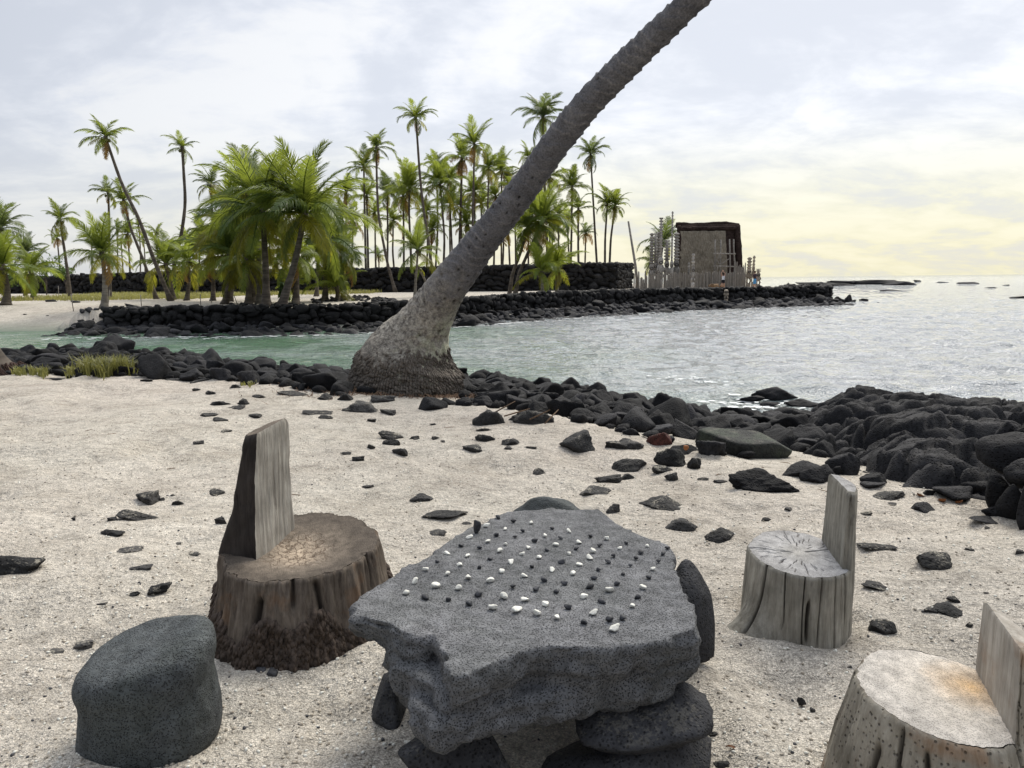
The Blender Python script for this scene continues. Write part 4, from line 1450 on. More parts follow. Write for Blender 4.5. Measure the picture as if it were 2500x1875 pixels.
G1 = 'tall slender palms behind the tall wall'
G2 = 'far small palms behind the tall wall'
L1 = 'tall slender palm with a bare trunk rising behind the tall lava wall'
L2 = 'small distant palm seen above the tall lava wall'
q = palm
sd = 1
PALMS = [
    # path, y, frond px, kwargs
    ([(418, 736), (371, 630), (338, 537), (295, 453), (258, 338)], 64, 62, dict(n_up=4, n_mid=6, n_low=4, dry=3, tr=.21, label='tall palm leaning far over, with brown hanging fronds, crossing another trunk')),
    ([(415, 712), (420, 664), (439, 580), (451, 495), (447, 430), (445, 362)], 70, 52, dict(n_up=4, n_mid=6, n_low=3, tr=.22, label='tall palm with an S-curved trunk and a small sparse crown', scale_up=.8)),
    ([(382, 724), (350, 643), (316, 558), (302, 492)], 70, 56, dict(n_up=4, n_mid=7, n_low=5, dry=2, tr=.19, label='medium palm leaning beside the tallest crossing trunks, with a wide crown')),
    ([(262, 705), (264, 560), (264, 472)], 82, 46, dict(n_up=3, n_mid=6, n_low=4, tr=.2, tone='frond_g', label='straight palm with a half-hidden crown behind the leaning palms')),
    ([(171, 714), (158, 640), (150, 580), (146, 537)], 75, 54, dict(n_up=4, n_mid=7, n_low=4, dry=1, tr=.2, label='palm with arched fronds standing alone by the grass, a yellow frond hanging', low_tone='frond_y')),
    ([(146, 690), (141, 620), (139, 582)], 112, 30, dict(n_up=3, n_mid=5, n_low=4, dry=2, low_tone='frond_b', label='small dry-looking palm behind the palm with arched fronds')),
    ([(253, 740), (251, 680), (249, 622)], 54, 108, dict(n_up=7, n_mid=7, n_low=5, tr=.20, pale=True, dense=True, label='stout palm with a dark upright crown near the start of the sea wall')),
    ([(266, 708), (263, 640)], 70, 52, dict(n_up=4, n_mid=5, n_low=4, label='short palm half hidden behind the stout upright palm')),
    ([(15, 744), (10, 690), (6, 655)], 57, 105, dict(n_up=6, n_mid=8, n_low=5, tr=.26, tone='frond_l', dense=True, label='broad low palm at the beach end opposite the sea wall')),
    ([(80, 719), (76, 664)], 72, 78, dict(n_up=6, n_mid=8, n_low=5, tr=.25, tone='frond_l', label='bright light-green bushy palm beside the grass')),
    ([(-12, 715), (-4, 600), (2, 560)], 80, 84, dict(n_up=5, n_mid=8, n_low=4, tone='frond_g', label='dark grey-green palm towering above the broad low palm')),
    ([(60, 715), (62, 620)], 92, 60, dict(n_up=5, n_mid=8, n_low=6, tone='frond_g', label='dull green palm clump above the start of the wall')),
    ([(385, 690), (383, 620), (382, 568)], 122, 32, dict(n_up=3, n_mid=7, n_low=4, label=L2, group=G2)),
    ([(316, 690), (313, 620), (312, 572)], 102, 42, dict(n_up=4, n_mid=6, n_low=6, dry=2, low_tone='frond_y', label='yellowing distant palm behind the crossing trunks')),
    ([(455, 690), (452, 620), (451, 580)], 115, 34, dict(n_up=3, n_mid=7, n_low=4, label=L2, group=G2)),
    ([(422, 719), (410, 680), (405, 648)], 68, 100, dict(n_up=7, n_mid=8, n_low=4, tr=.25, label='wide bushy palm low behind the crossing trunks')),
    ([(519, 723), (517, 670), (515, 622)], 62, 92, dict(n_up=6, n_mid=8, n_low=6, tr=.2, label='bushy palm between the crossing trunks and the big clump')),
    ([(520, 700), (517, 560), (515, 452)], 82, 56, dict(n_up=5, n_mid=7, n_low=6, tr=.2, label='dark round-crowned palm beside the big clump, reaching above it', tone='frond_g')),
    ([(686, 750), (700, 700), (713, 656), (743, 525)], 47, 178, dict(n_up=9, n_mid=14, n_low=10, tr=.24, dense=True, label='biggest palm of the clump, leaning trunk and broad dark green crown')),
    ([(650, 748), (647, 690), (643, 600), (640, 520)], 48.5, 168, dict(n_up=8, n_mid=13, n_low=11, tr=.24, dense=True, label='full palm with a swollen trunk foot beside the biggest palm', low_tone='frond_y')),
    ([(634, 742), (628, 600), (604, 470)], 55, 112, dict(n_up=6, n_mid=8, n_low=8, tr=.2, pale=True, dense=True, tone='frond_l', label='light green palm with a straight pale trunk in the big clump')),
    ([(612, 732), (606, 550), (598, 415)], 62, 66, dict(n_up=5, n_mid=8, n_low=5, tr=.2, label='palm whose crown tops the big clump, with one bare spike')),
    ([(616, 734), (618, 660), (600, 575)], 57, 138, dict(n_up=5, n_mid=9, n_low=10, tr=.28, dense=True, low_tone='frond_y', tone='frond_y', label='yellowing low palm in the heart of the big clump')),
    ([(560, 730), (566, 650), (572, 560)], 60, 130, dict(n_up=6, n_mid=10, n_low=9, tr=.2, low_tone='frond_y', label='drooping palm on the grass side of the big clump')),
    ([(793, 731), (792, 660), (790, 592)], 58, 132, dict(n_up=6, n_mid=10, n_low=11, tr=.2, dense=True, low_tone='frond_y', label='palm with hanging yellow fronds on the wall side of the big clump')),
    ([(717, 728), (717, 705)], 58, 66, dict(n_up=5, n_mid=5, n_low=2, tr=.2, young=True, tone='frond_l', label='young trunkless palm under the big clump')),
    ([(822, 731), (823, 704)], 58, 92, dict(n_up=7, n_mid=6, n_low=2, tr=.2, young=True, dense=True, tone='frond_l', label='young trunkless palm with long arching fronds before the wall')),
    ([(772, 718), (774, 640), (776, 560)], 70, 84, dict(n_up=5, n_mid=8, n_low=6, tr=.2, label='palm standing close behind the palm with hanging yellow fronds')),
    ([(700, 720), (690, 600), (680, 470)], 64, 100, dict(n_up=6, n_mid=9, n_low=6, tr=.2, label='palm hidden in the middle of the big clump')),
    ([(966, 714), (946, 648), (923, 532), (919, 451), (919, 362)], 84, 54, dict(n_up=4, n_mid=6, n_low=4, dry=2, tr=.2, label='tall palm whose trunk bends towards the wall foot, with drooping dry fronds')),
    ([(893, 690), (889, 509), (888, 410)], 96, 60, dict(n_up=4, n_mid=7, n_low=5, tr=.2, low_tone='frond_y', label='yellowish palm beside the tall bent palm')),
    ([(899, 690), (896, 560), (895, 480)], 97, 50, dict(n_up=6, n_mid=5, n_low=3, tr=.2, tone='frond_l', label='bright green upright palm below the tall bent palm')),
    ([(1062, 700), (1046, 596), (1033, 509), (1024, 428), (1020, 359), (1015, 290)], 86, 54, dict(n_up=5, n_mid=7, n_low=5, low_tone='frond_y', tr=.22, label='tallest palm with a long bare bent trunk and a small round crown')),
    ([(1006, 690), (998, 524), (999, 466)], 96, 76, dict(n_up=6, n_mid=8, n_low=6, tr=.22, dry=1, label=L1, group=G1)),
    ([(985, 690), (985, 560), (984, 480)], 100, 60, dict(n_up=5, n_mid=7, n_low=6, tr=.2, label=L1, group=G1)),
    ([(1080, 690), (1085, 582), (1075, 452)], 95, 74, dict(n_up=6, n_mid=8, n_low=6, tr=.2, label='palm with a fan-like upright crown beside the tallest palm')),
    ([(1150, 690), (1154, 538), (1158, 354)], 90, 66, dict(n_up=5, n_mid=6, n_low=4, dry=2, low_tone='frond_y', tr=.2, label='tall palm with arched fronds and orange dry fronds behind the leaning trunk')),
    ([(1120, 690), (1122, 588), (1128, 388)], 101, 60, dict(n_up=4, n_mid=6, n_low=6, dry=4, tr=.26, low_tone='frond_b', label='thick-trunked palm with a skirt of orange dry fronds')),
    ([(1186, 690), (1190, 540), (1193, 412)], 98, 62, dict(n_up=5, n_mid=8, n_low=5, dry=1, low_tone='frond_y', label=L1, group=G1)),
    ([(1224, 690), (1224, 540), (1224, 418)], 106, 54, dict(n_up=5, n_mid=8, n_low=5, label=L1, group=G1)),
    ([(1012, 736), (1014, 680), (1020, 614)], 64, 84, dict(n_up=6, n_mid=7, n_low=3, tr=.15, pale=True, dense=True, label='short palm with open crown standing alone before the tall wall')),
    ([(1052, 720), (1035, 680), (1022, 655)], 66, 40, dict(n_up=0, n_mid=2, n_low=2, tr=.14, pale=True, label='slanting pale palm trunk crossing the short open-crowned palm')),
    ([(925, 690), (924, 622)], 122, 28, dict(n_up=3, n_mid=7, n_low=6, tone='frond_g', label=L2, group=G2)),
    ([(1106, 690), (1103, 600), (1099, 500)], 101, 54, dict(n_up=4, n_mid=7, n_low=6, low_tone='frond_y', label=L1, group=G1)),
    ([(1138, 690), (1128, 600), (1125, 505)], 106, 52, dict(n_up=4, n_mid=7, n_low=7, low_tone='frond_y', label=L1, group=G1)),
    ([(1160, 690), (1160, 600), (1158, 470)], 104, 56, dict(n_up=4, n_mid=8, n_low=7, label=L1, group=G1)),
    ([(1340, 690), (1330, 450), (1325, 288)], 92, 70, dict(n_up=6, n_mid=9, n_low=6, tr=.24, tone='frond_g', low_tone='frond', dry=0, label='tall dark full-crowned palm close beside the leaning trunk')),
    ([(1461, 690), (1449, 493), (1442, 378)], 96, 50, dict(n_up=5, n_mid=8, n_low=5, dry=2, tr=.19, tone='frond_g', low_tone='frond_g', label='tall palm with wispy grey fronds near the end of the tall wall')),
    ([(1392, 690), (1396, 560), (1397, 458)], 96, 56, dict(n_up=5, n_mid=8, n_low=5, tr=.2, label='leafy palm between the leaning trunk and the wispy palm')),
    ([(1414, 690), (1412, 600), (1412, 512)], 93, 50, dict(n_up=3, n_mid=5, n_low=6, tr=.2, label='lower palm with hanging fronds beside the leafy palm')),
    ([(1477, 690), (1478, 580), (1483, 500)], 94, 52, dict(n_up=5, n_mid=8, n_low=5, tr=.2, label='one of two palms leaning together at the end of the tall wall', group='pair of palms at the wall end')),
    ([(1486, 690), (1492, 580), (1502, 504)], 93, 48, dict(n_up=4, n_mid=8, n_low=6, tr=.2, label='one of two palms leaning together at the end of the tall wall', group='pair of palms at the wall end')),
    ([(1243, 726), (1250, 670), (1270, 620), (1288, 560)], 66, 92, dict(n_up=5, n_mid=8, n_low=6, dry=1, low_tone='frond_y', tr=.2, label='palm with a curved trunk before the wall, the one nearer the leaning trunk')),
    ([(1257, 724), (1266, 670), (1290, 615), (1325, 540)], 65, 100, dict(n_up=7, n_mid=9, n_low=6, tr=.2, dense=True, label='big curved-trunk palm with a dark crown just past the leaning trunk')),
    ([(1325, 724), (1324, 690), (1322, 664)], 64, 88, dict(n_up=7, n_mid=7, n_low=3, tr=.17, pale=True, dense=True, tone='frond_l', low_tone='frond_y', label='short bright green palm on the sand before the tall wall')),
    ([(1360, 721), (1360, 690), (1360, 654)], 66, 76, dict(n_up=5, n_mid=7, n_low=4, tr=.17, pale=True, tone='frond_l', low_tone='frond_y', label='second short green palm with a dry hanging frond before the tall wall', dry=1)),
    ([(1345, 690), (1342, 560), (1340, 432)], 97, 58, dict(n_up=4, n_mid=8, n_low=6, label=L1, group=G1)),
    ([(1366, 690), (1364, 600), (1363, 528)], 99, 50, dict(n_up=4, n_mid=7, n_low=6, label=L1, group=G1)),
    ([(1290, 690), (1290, 500), (1290, 384)], 106, 40, dict(n_up=4, n_mid=7, n_low=4, label=L1, group=G1)),
    ([(1260, 690), (1258, 560), (1255, 470)], 103, 50, dict(n_up=4, n_mid=7, n_low=6, label=L1, group=G1)),
    ([(1612, 700), (1614, 640), (1620, 590)], 94, 70, dict(n_up=5, n_mid=7, n_low=3, tr=.2, tone='frond_g', label='palm growing behind the carved figures beside the thatched house')),
    ([(285, 690), (285, 600), (288, 560)], 128, 26, dict(n_up=3, n_mid=6, n_low=4, label=L2, group=G2)),
    ([(340, 690), (341, 600), (338, 552)], 130, 26, dict(n_up=3, n_mid=6, n_low=4, label=L2, group=G2)),
    ([(352, 690), (352, 620), (350, 585)], 135, 24, dict(n_up=3, n_mid=6, n_low=4, label=L2, group=G2)),
    ([(300, 690), (296, 620), (296, 590)], 133, 24, dict(n_up=3, n_mid=6, n_low=4, label=L2, group=G2)),
    ([(222, 690), (222, 620), (224, 575)], 125, 28, dict(n_up=3, n_mid=6, n_low=4, label=L2, group=G2)),
    ([(420, 690), (420, 640), (420, 602)], 130, 24, dict(n_up=3, n_mid=6, n_low=4, label=L2, group=G2)),
    ([(470, 690), (472, 620), (475, 590)], 126, 34, dict(n_up=4, n_mid=7, n_low=4, label=L2, group=G2)),
    ([(480, 700), (484, 640), (490, 560)], 90, 50, dict(n_up=4, n_mid=8, n_low=5, label='mid-height palm filling the gap beside the dark round-crowned palm')),
    ([(838, 690), (838, 600), (836, 520)], 110, 44, dict(n_up=4, n_mid=7, n_low=4, label=L1, group=G1)),
    ([(1600, 700), (1594, 660), (1590, 640)], 96, 44, dict(n_up=2, n_mid=5, n_low=4, tone='frond_g', low_tone='frond_y', label='low palm behind the paling fence near the leaning pole')),
]
PALMS += [
    ([(548, 735), (556, 690), (560, 625)], 55, 118, dict(n_up=5, n_mid=9, n_low=8, tr=.2, dense=True, label='low spreading palm at the grass edge of the big clump')),
    ([(722, 735), (722, 690), (720, 625)], 53, 122, dict(n_up=5, n_mid=9, n_low=8, tr=.2, dense=True, tone='frond_l', label='light green low palm under the crown of the biggest palm')),
    ([(838, 728), (836, 690), (834, 630)], 60, 92, dict(n_up=5, n_mid=8, n_low=7, tr=.18, dense=True, label='bushy palm just past the young arching palm')),
    ([(606, 738), (604, 700), (600, 640)], 54, 112, dict(n_up=4, n_mid=9, n_low=8, tr=.2, dense=True, low_tone='frond_y', label='low palm with yellowing skirts inside the big clump')),
    ([(455, 725), (458, 690), (460, 640)], 64, 84, dict(n_up=5, n_mid=8, n_low=6, tr=.2, tone='frond_l', label='low bright palm beside the S-curved palm')),
]
rgx = random.Random(99)
for (u, v, y, R) in ((846, 470, 104, 52), (862, 540, 100, 50), (915, 520, 108, 46), (945, 470, 102, 56), (960, 540, 104, 52), (1040, 520, 106, 50), (1055, 560, 100, 48), (1065, 400, 108, 44), (1100, 440, 108, 50), (1140, 550, 102, 50), (1175, 500, 108, 52), (1210, 480, 104, 52), (1240, 440, 108, 48), (1230, 560, 98, 50), (1385, 540, 106, 44), (1430, 570, 110, 36), (1310, 480, 104, 54), (1350, 560, 100, 48)):
    PALMS.append(([(u + rgx.uniform(-8, 8), 690), (u + rgx.uniform(-4, 4), (690 + v) / 2), (u, v)], y, R, dict(n_up=4, n_mid=8, n_low=6, dry=rgx.choice((0, 1, 2)), tr=.19, tone=rgx.choice(('frond', 'frond', 'frond_g', 'frond_l')), low_tone=rgx.choice(('frond_y', 'frond', 'frond_b')), label='leafy palm in the crowded grove behind the tall lava wall', group='crowded grove palms')))
for i, (path, y, R, kw) in enumerate(PALMS):
    palm(path, y, R, seed=i + 1, **kw)

# low bushes behind the wall at its far end and the grass before it
def leaf_blob(mb, c, r, n, rg, size):
    V, F = [], []
    for i in range(n):
        d = rg.normal(size=3)
        d /= np.linalg.norm(d)
        p = np.array(c) + d * np.array(r) * rg.uniform(.45, 1.05) * (1 + .3 * math.sin(d[0] * 5 + d[2] * 4))
        a = rg.normal(size=3)
        a /= np.linalg.norm(a)
        b = np.cross(a, rg.normal(size=3))
        b /= np.linalg.norm(b)
        s = size * rg.uniform(.6, 1.3)
        k = len(V)
        V += [p - a * s, p + b * s * .4, p + a * s, p - b * s * .4]
        F.append((k, k + 1, k + 2, k + 3))
    mb.add(np.array(V), F)


rgl = np.random.default_rng(4)
for i, (u, v, w, h, y, lab) in enumerate(((110, 650, 70, 50, 95, 'light green leafy shrub above the start of the tall wall'), (160, 665, 50, 30, 98, 'dark low shrub on top of the tall wall beside the light green shrub'), (20, 670, 60, 50, 90, 'dense shrub under the broad low palm'), (695, 712, 24, 40, 50, 'small leafy bush against the biggest palm trunk'))):
    b = PY(u, v + h / 2, y)
    d = y / FPX
    root = bpy.data.objects.new('shrub', None)
    col.objects.link(root)
    root.location = (b.x, y, gz(b.x, y) if y < 80 else .0)
    tag(root, lab, 'shrub')
    c = PY(u, v, y) - root.location
    mb = MB()
    for k in range(5):
        leaf_blob(mb, (c.x + rgl.uniform(-.4, .4) * w * d, rgl.uniform(-.5, .5), c.z + rgl.uniform(-.25, .25) * h * d), (w * d * .32, w * d * .3, h * d * .35), 180, rgl, .14)
    link('foliage', mb.mesh('foliage', M['bush'], False), root)
    mb = MB()
    for k in range(4):
        mb.tube([(0, 0, -.1), (c.x * .5 + rgl.uniform(-.2, .2), 0, c.z * .5), (c.x + rgl.uniform(-.4, .4) * w * d, rgl.uniform(-.3, .3), c.z)], [.06, .04, .015], 5)
    link('stem', mb.mesh('stem', M['palm_trunk']), root)


def grass_patch(name, label, pts, mat, h0, h1, wid, bend=.5, cat='grass', lean=(0, 0)):
    V, F = [], []
    for (x, y, z) in pts:
        h = random.uniform(h0, h1)
        a = random.uniform(0, 6.283)
        dx, dy = math.cos(a), math.sin(a)
        b = random.uniform(.1, 1) * bend
        k = len(V)
        w = wid * random.uniform(.7, 1.3)
        px, py = -dy * w, dx * w
        mx_, my_ = x + dx * b * h * .3 + lean[0] * h, y + dy * b * h * .3 + lean[1] * h
        tx_, ty_ = x + dx * b * h + lean[0] * h * 2, y + dy * b * h + lean[1] * h * 2
        V += [(x - px, y - py, z - .01), (x + px, y + py, z - .01), (mx_ + px * .7, my_ + py * .7, z + h * .6), (mx_ - px * .7, my_ - py * .7, z + h * .6), (tx_, ty_, z + h * (1 - .25 * b))]
        F += [(k, k + 1, k + 2, k + 3), (k + 3, k + 2, k + 4)]
    mb = MB()
    mb.add(np.array(V), F)
    o = link(name, mb.mesh(name, mat, False))
    tag(o, label, cat, kind='stuff')
    return o


pts = []
while len(pts) < 14000:
    x, y = random.uniform(-48, -14), random.uniform(66, 100)
    k = fbm(np.array([[x * .12, y * .12, 0]]), 3)[0]
    edge = 67 + max(0, (x + 34) * .35)
    if y > edge + 6 * (k + .1) and k > -.45:
        pts.append((x, y, gz(x, y)))
grass_patch('lawn_grass', 'yellow-green rough grass growing before the tall wall', pts, M['grass'], .18, .5, .035, .6)
pts = []
while len(pts) < 2500:
    p = PZ(random.uniform(355, 510), random.uniform(722, 728), -.1)
    pts.append((p.x, p.y, gz(p.x, p.y)))
grass_patch('lawn_strip', 'flat strip of short green turf at the foot of the crossing palms', pts, M['grass'], .05, .12, .04, .5)

# thin marker stakes in the far sand
for i, (u0, v0, u1, v1, lab) in enumerate(((261, 748, 268, 708, 'dark marker stake standing at the end of the sea wall'), (179, 748, 173, 718, 'thin leaning marker stake on the open far sand'), (346, 750, 343, 720, 'thin upright marker stake behind the sea wall'), (490, 745, 489, 718, 'thin marker stake between the crossing palms and the clump'), (582, 743, 571, 721, 'slanted marker stake beside the big clump'), (519, 740, 513, 728, 'short slanted marker stake beside the turf strip'), (86, 731, 83, 712, 'dark marker stake at the edge of the grass'), (144, 729, 142, 698, 'dark marker stake in the grass'))):
    p = PZ(u0, v0, -.2)
    z = gz(p.x, p.y)
    t = PY(u1, v1, p.y)
    me = MB()
    me.tube([(0, 0, -.15), (t.x - p.x, 0, t.z - z)], [.03, .025], 6)
    tag(link('marker_stake', me.mesh('marker_stake', M['driftwood']), None, (p.x, p.y, z)), lab, 'stake')
# small dark info stand
p = PZ(918, 737, -.08)
p.z = gz(p.x, p.y)
root = bpy.data.objects.new('sign_stand', None)
col.objects.link(root)
root.location = p
tag(root, 'small black framed sign stand on the far sand', 'sign')
for s in (-1, 1):
    mb = MB()
    mb.tube([(s * .16, 0, -.05), (s * .16, 0, .42)], .02, 6)
    link('leg', mb.mesh('leg', M['cloth_black']), root)
v, f = box(0, 0, .12, .36, .03, .05)
link('rail', make_mesh('rail', v, f, M['cloth_black'], False), root)
v, f = box(0, .0, .40, .40, .2, .03)
link('panel', make_mesh('panel', v, f, M['cloth_black'], False), root)

# ------------------------------------------------------------------ thatched house
HY = 87.0
hz0 = .22
hl, hr = PY(1652, 600, HY).x, PY(1800, 600, HY).x
htop = PY(1725, 543, HY).z
hw = hr - hl
hc = (hl + hr) / 2
house = bpy.data.objects.new('thatched_house', None)
col.objects.link(house)
house.location = (hc, HY, hz0)
tag(house, 'steep thatched house with a dark shaggy ridge and a grey thatched face behind the fence', 'house')
H = htop - hz0
HD = 4.6


def shaggy(v, amp, sc, seed):
    return v + amp * np.stack([fbm(v * sc + seed, 3), fbm(v * sc + seed + 40, 3), fbm(v * sc + seed + 80, 3)], 1)


def lofted(sections):
    """sections: list of (z, x0, x1, y0, y1) -> rounded box loft"""
    V = []
    n = 28
    for (z, x0, x1, y0, y1) in sections:
        for k in range(n):
            a = 2 * math.pi * k / n
            c, s = math.cos(a), math.sin(a)
            m = (abs(c) ** 8 + abs(s) ** 8) ** (-1 / 8)
            V.append(((x0 + x1) / 2 + c * m * (x1 - x0) / 2, (y0 + y1) / 2 + s * m * (y1 - y0) / 2, z))
    f = [tuple(q) for q in grid_faces(len(sections), n, True)]
    f.append(tuple(range(n - 1, -1, -1)))
    f.append(tuple((len(sections) - 1) * n + k for k in range(n)))
    return np.array(V), f


zs = np.linspace(0, H - .25, 16)
v, f = lofted([(z, -hw / 2 * (1 - .0 * z / H) + .12, hw / 2 - .12 - .0 * z, -HD / 2 * (1 - .82 * (z / H) ** 1.3), HD / 2 * (1 - .82 * (z / H) ** 1.3)) for z in zs])
link('roof', make_mesh('roof', shaggy(v, .05, 2.0, 3), f, M['thatch_dark']), house)
# grey face panel in front of the dark roof, a little proud
pw0, pw1 = PY(1660, 0, HY).x - hc, PY(1780, 0, HY).x - hc
pz1 = PY(1720, 565, HY).z - hz0


def face_y(z):
    return -HD / 2 * (1 - .82 * (z / H) ** 1.3)


nzp, nxp = 40, 50
V = []
for z in np.linspace(.05, pz1, nzp):
    k = z / pz1
    for xx in np.linspace(pw0 * (1 - .05 * k), pw1 * (1 - .0 * k) + .05 * k, nxp):
        V.append((xx, face_y(z) - .16, z))
V = np.array(V)
nb = len(V)
V2 = V.copy()
V2[:, 1] += .2
V = np.concatenate([shaggy(V, .06, 2.5, 9), V2])
fg = grid_faces(nzp, nxp)
fl = [tuple(q) for q in fg] + [tuple(q[::-1] + nb) for q in fg]
bd = [i for i in range(nxp)] + [r * nxp + nxp - 1 for r in range(1, nzp)] + [(nzp - 1) * nxp + c for c in range(nxp - 2, -1, -1)] + [r * nxp for r in range(nzp - 2, 0, -1)]
for a, b in zip(bd, bd[1:] + bd[:1]):
    fl.append((b, a, a + nb, b + nb))
link('thatch_face', make_mesh('thatch_face', V, fl, M['thatch']), house)
# ridge cap and the two thick verges
mb = MB()
v, f = tube([(x, 0, H - .28 + .06 * math.sin(x * 1.3)) for x in np.linspace(-hw / 2 - .12, hw / 2 + .08, 26)], [.30] + [.33] * 24 + [.29], 14)
v[:, 2] = (v[:, 2] - H + .28) * .95 + H - .30
link('ridge_cap', make_mesh('ridge_cap', shaggy(v, .10, 1.6, 21), f, M['thatch_dark']), house)
for s, x0 in ((-1, -hw / 2 + .10), (1, hw / 2 - .22)):
    pts = [(x0 + (.0 if s < 0 else 0), face_y(z) + .05, z) for z in np.linspace(0, H - .4, 24)]
    v, f = tube(pts, [.22 if s < 0 else .32] * 24, 12)
    link('verge', make_mesh('verge', shaggy(v, .09, 1.8, 31 + s), f, M['thatch_dark']), house)
pts = [(x, face_y(pz1 + .35) - .02, pz1 + .25) for x in np.linspace(-hw / 2 + .1, hw / 2 - .1, 24)]
v, f = tube(pts, [.26] * 24, 12)
link('eave_band', make_mesh('eave_band', shaggy(v, .09, 1.8, 41), f, M['thatch_dark']), house)

# ------------------------------------------------------------------ offering tower
TY = 83.0
tower = bpy.data.objects.new('offering_tower', None)
col.objects.link(tower)
tb = PY(1765, 690, TY)
tower.location = (tb.x, TY, .2)
tag(tower, 'tall open tower of bare poles lashed together before the thatched house', 'tower')


def pole(parent, name, a, b, r, mat='driftwood', seed=0):
    a, b = Vector(a), Vector(b)
    rg = random.Random(seed)
    pts = [a.lerp(b, t) + Vector((rg.uniform(-.03, .03), rg.uniform(-.03, .03), 0)) * (0 if t in (0, 1) else 1) for t in (0, .25, .5, .75, 1)]
    mb = MB()
    mb.tube(pts, [r, r * .97, r * .95, r * .92, r * .85], 7)
    return link(name, mb.mesh(name, M[mat]), parent)


def tl(u, v, dy=0):
    p = PY(u, v, TY + dy) - Vector(tower.location)
    return (p.x, p.y, p.z)


for k, (u0, u1, vt, dy) in enumerate(((1744, 1746, 585, 1.2), (1757, 1760, 585, 1.4), (1783, 1781, 584, 0), (1796, 1791, 584, .1))):
    b = tl(u0, 700, dy)
    pole(tower, 'upright', (b[0], b[1], 0), tl(u1, vt, dy), .085, seed=k)
for k, (u0, v0, u1, v1, dy) in enumerate(((1741, 619, 1796, 620, -.12), (1741, 650, 1798, 651, -.12), (1744, 649, 1757, 622, 1.0), (1748, 634, 1760, 648, 1.0), (1754, 650, 1783, 630, .8), (1752, 652, 1748, 668, .9))):
    pole(tower, 'crossbar', tl(u0, v0, dy), tl(u1, v1, dy), .075 if k < 2 else .05, seed=20 + k)

# ------------------------------------------------------------------ paling fence
fence = bpy.data.objects.new('paling_fence', None)
col.objects.link(fence)
fz = .22
f0 = PY(1552, 700, 80)
fence.location = (f0.x, 81, fz)
tag(fence, 'fence of close-set bare wooden stakes round the carved figures and thatched house', 'fence')
FSEG = [(1548, 84.5), (1580, 82.0), (1700, 80.5), (1830, 80.0)]
STAKE = []
for i in range(5):
    mb = MB()
    mb.tube([(0, 0, -.3), (.02 * i - .04, .02, .5), (.0, 0, 1.0)], [1, .95, .8], 7)
    STAKE.append(mb.mesh('stake', M['driftwood']))
u = 1548.0
while u < 1826:
    y = float(np.interp(u, [q[0] for q in FSEG], [q[1] for q in FSEG])) + random.uniform(-.12, .12)
    x = PY(u, 690, y).x
    if u < 1580:
        h = random.uniform(.9, 1.9)
    elif u > 1812:
        h = random.uniform(1.5, 1.9)
    else:
        h = random.uniform(1.45, 1.72)
    r = random.uniform(.065, .105)
    link('stake', random.choice(STAKE), fence, (x - fence.location.x, y - fence.location.y, 0), (random.uniform(-.03, .03), random.uniform(-.035, .035), random.uniform(0, 6)), (r, r, h))
    u += random.uniform(3.3, 5.0)
# taller far stakes of the return at the right
for i in range(9):
    u = 1802 + i * 3.4
    y = 80.5 + i * .2
    p = PY(u, 690, y)
    link('stake', random.choice(STAKE), fence, (p.x - fence.location.x, y - fence.location.y + 1.5, 0), (0, random.uniform(-.03, .03), 1.0), (.07, .07, random.uniform(2.0, 2.8)))

# ------------------------------------------------------------------ carved figures
def ellip(c, r, sub=2):
    v, f = ico(sub)
    # squarish, hewn look
    w = np.sign(v) * np.abs(v) ** .75
    w /= np.abs(w).max(0)
    return w * np.array(r) + np.array(c), [tuple(q) for q in f]


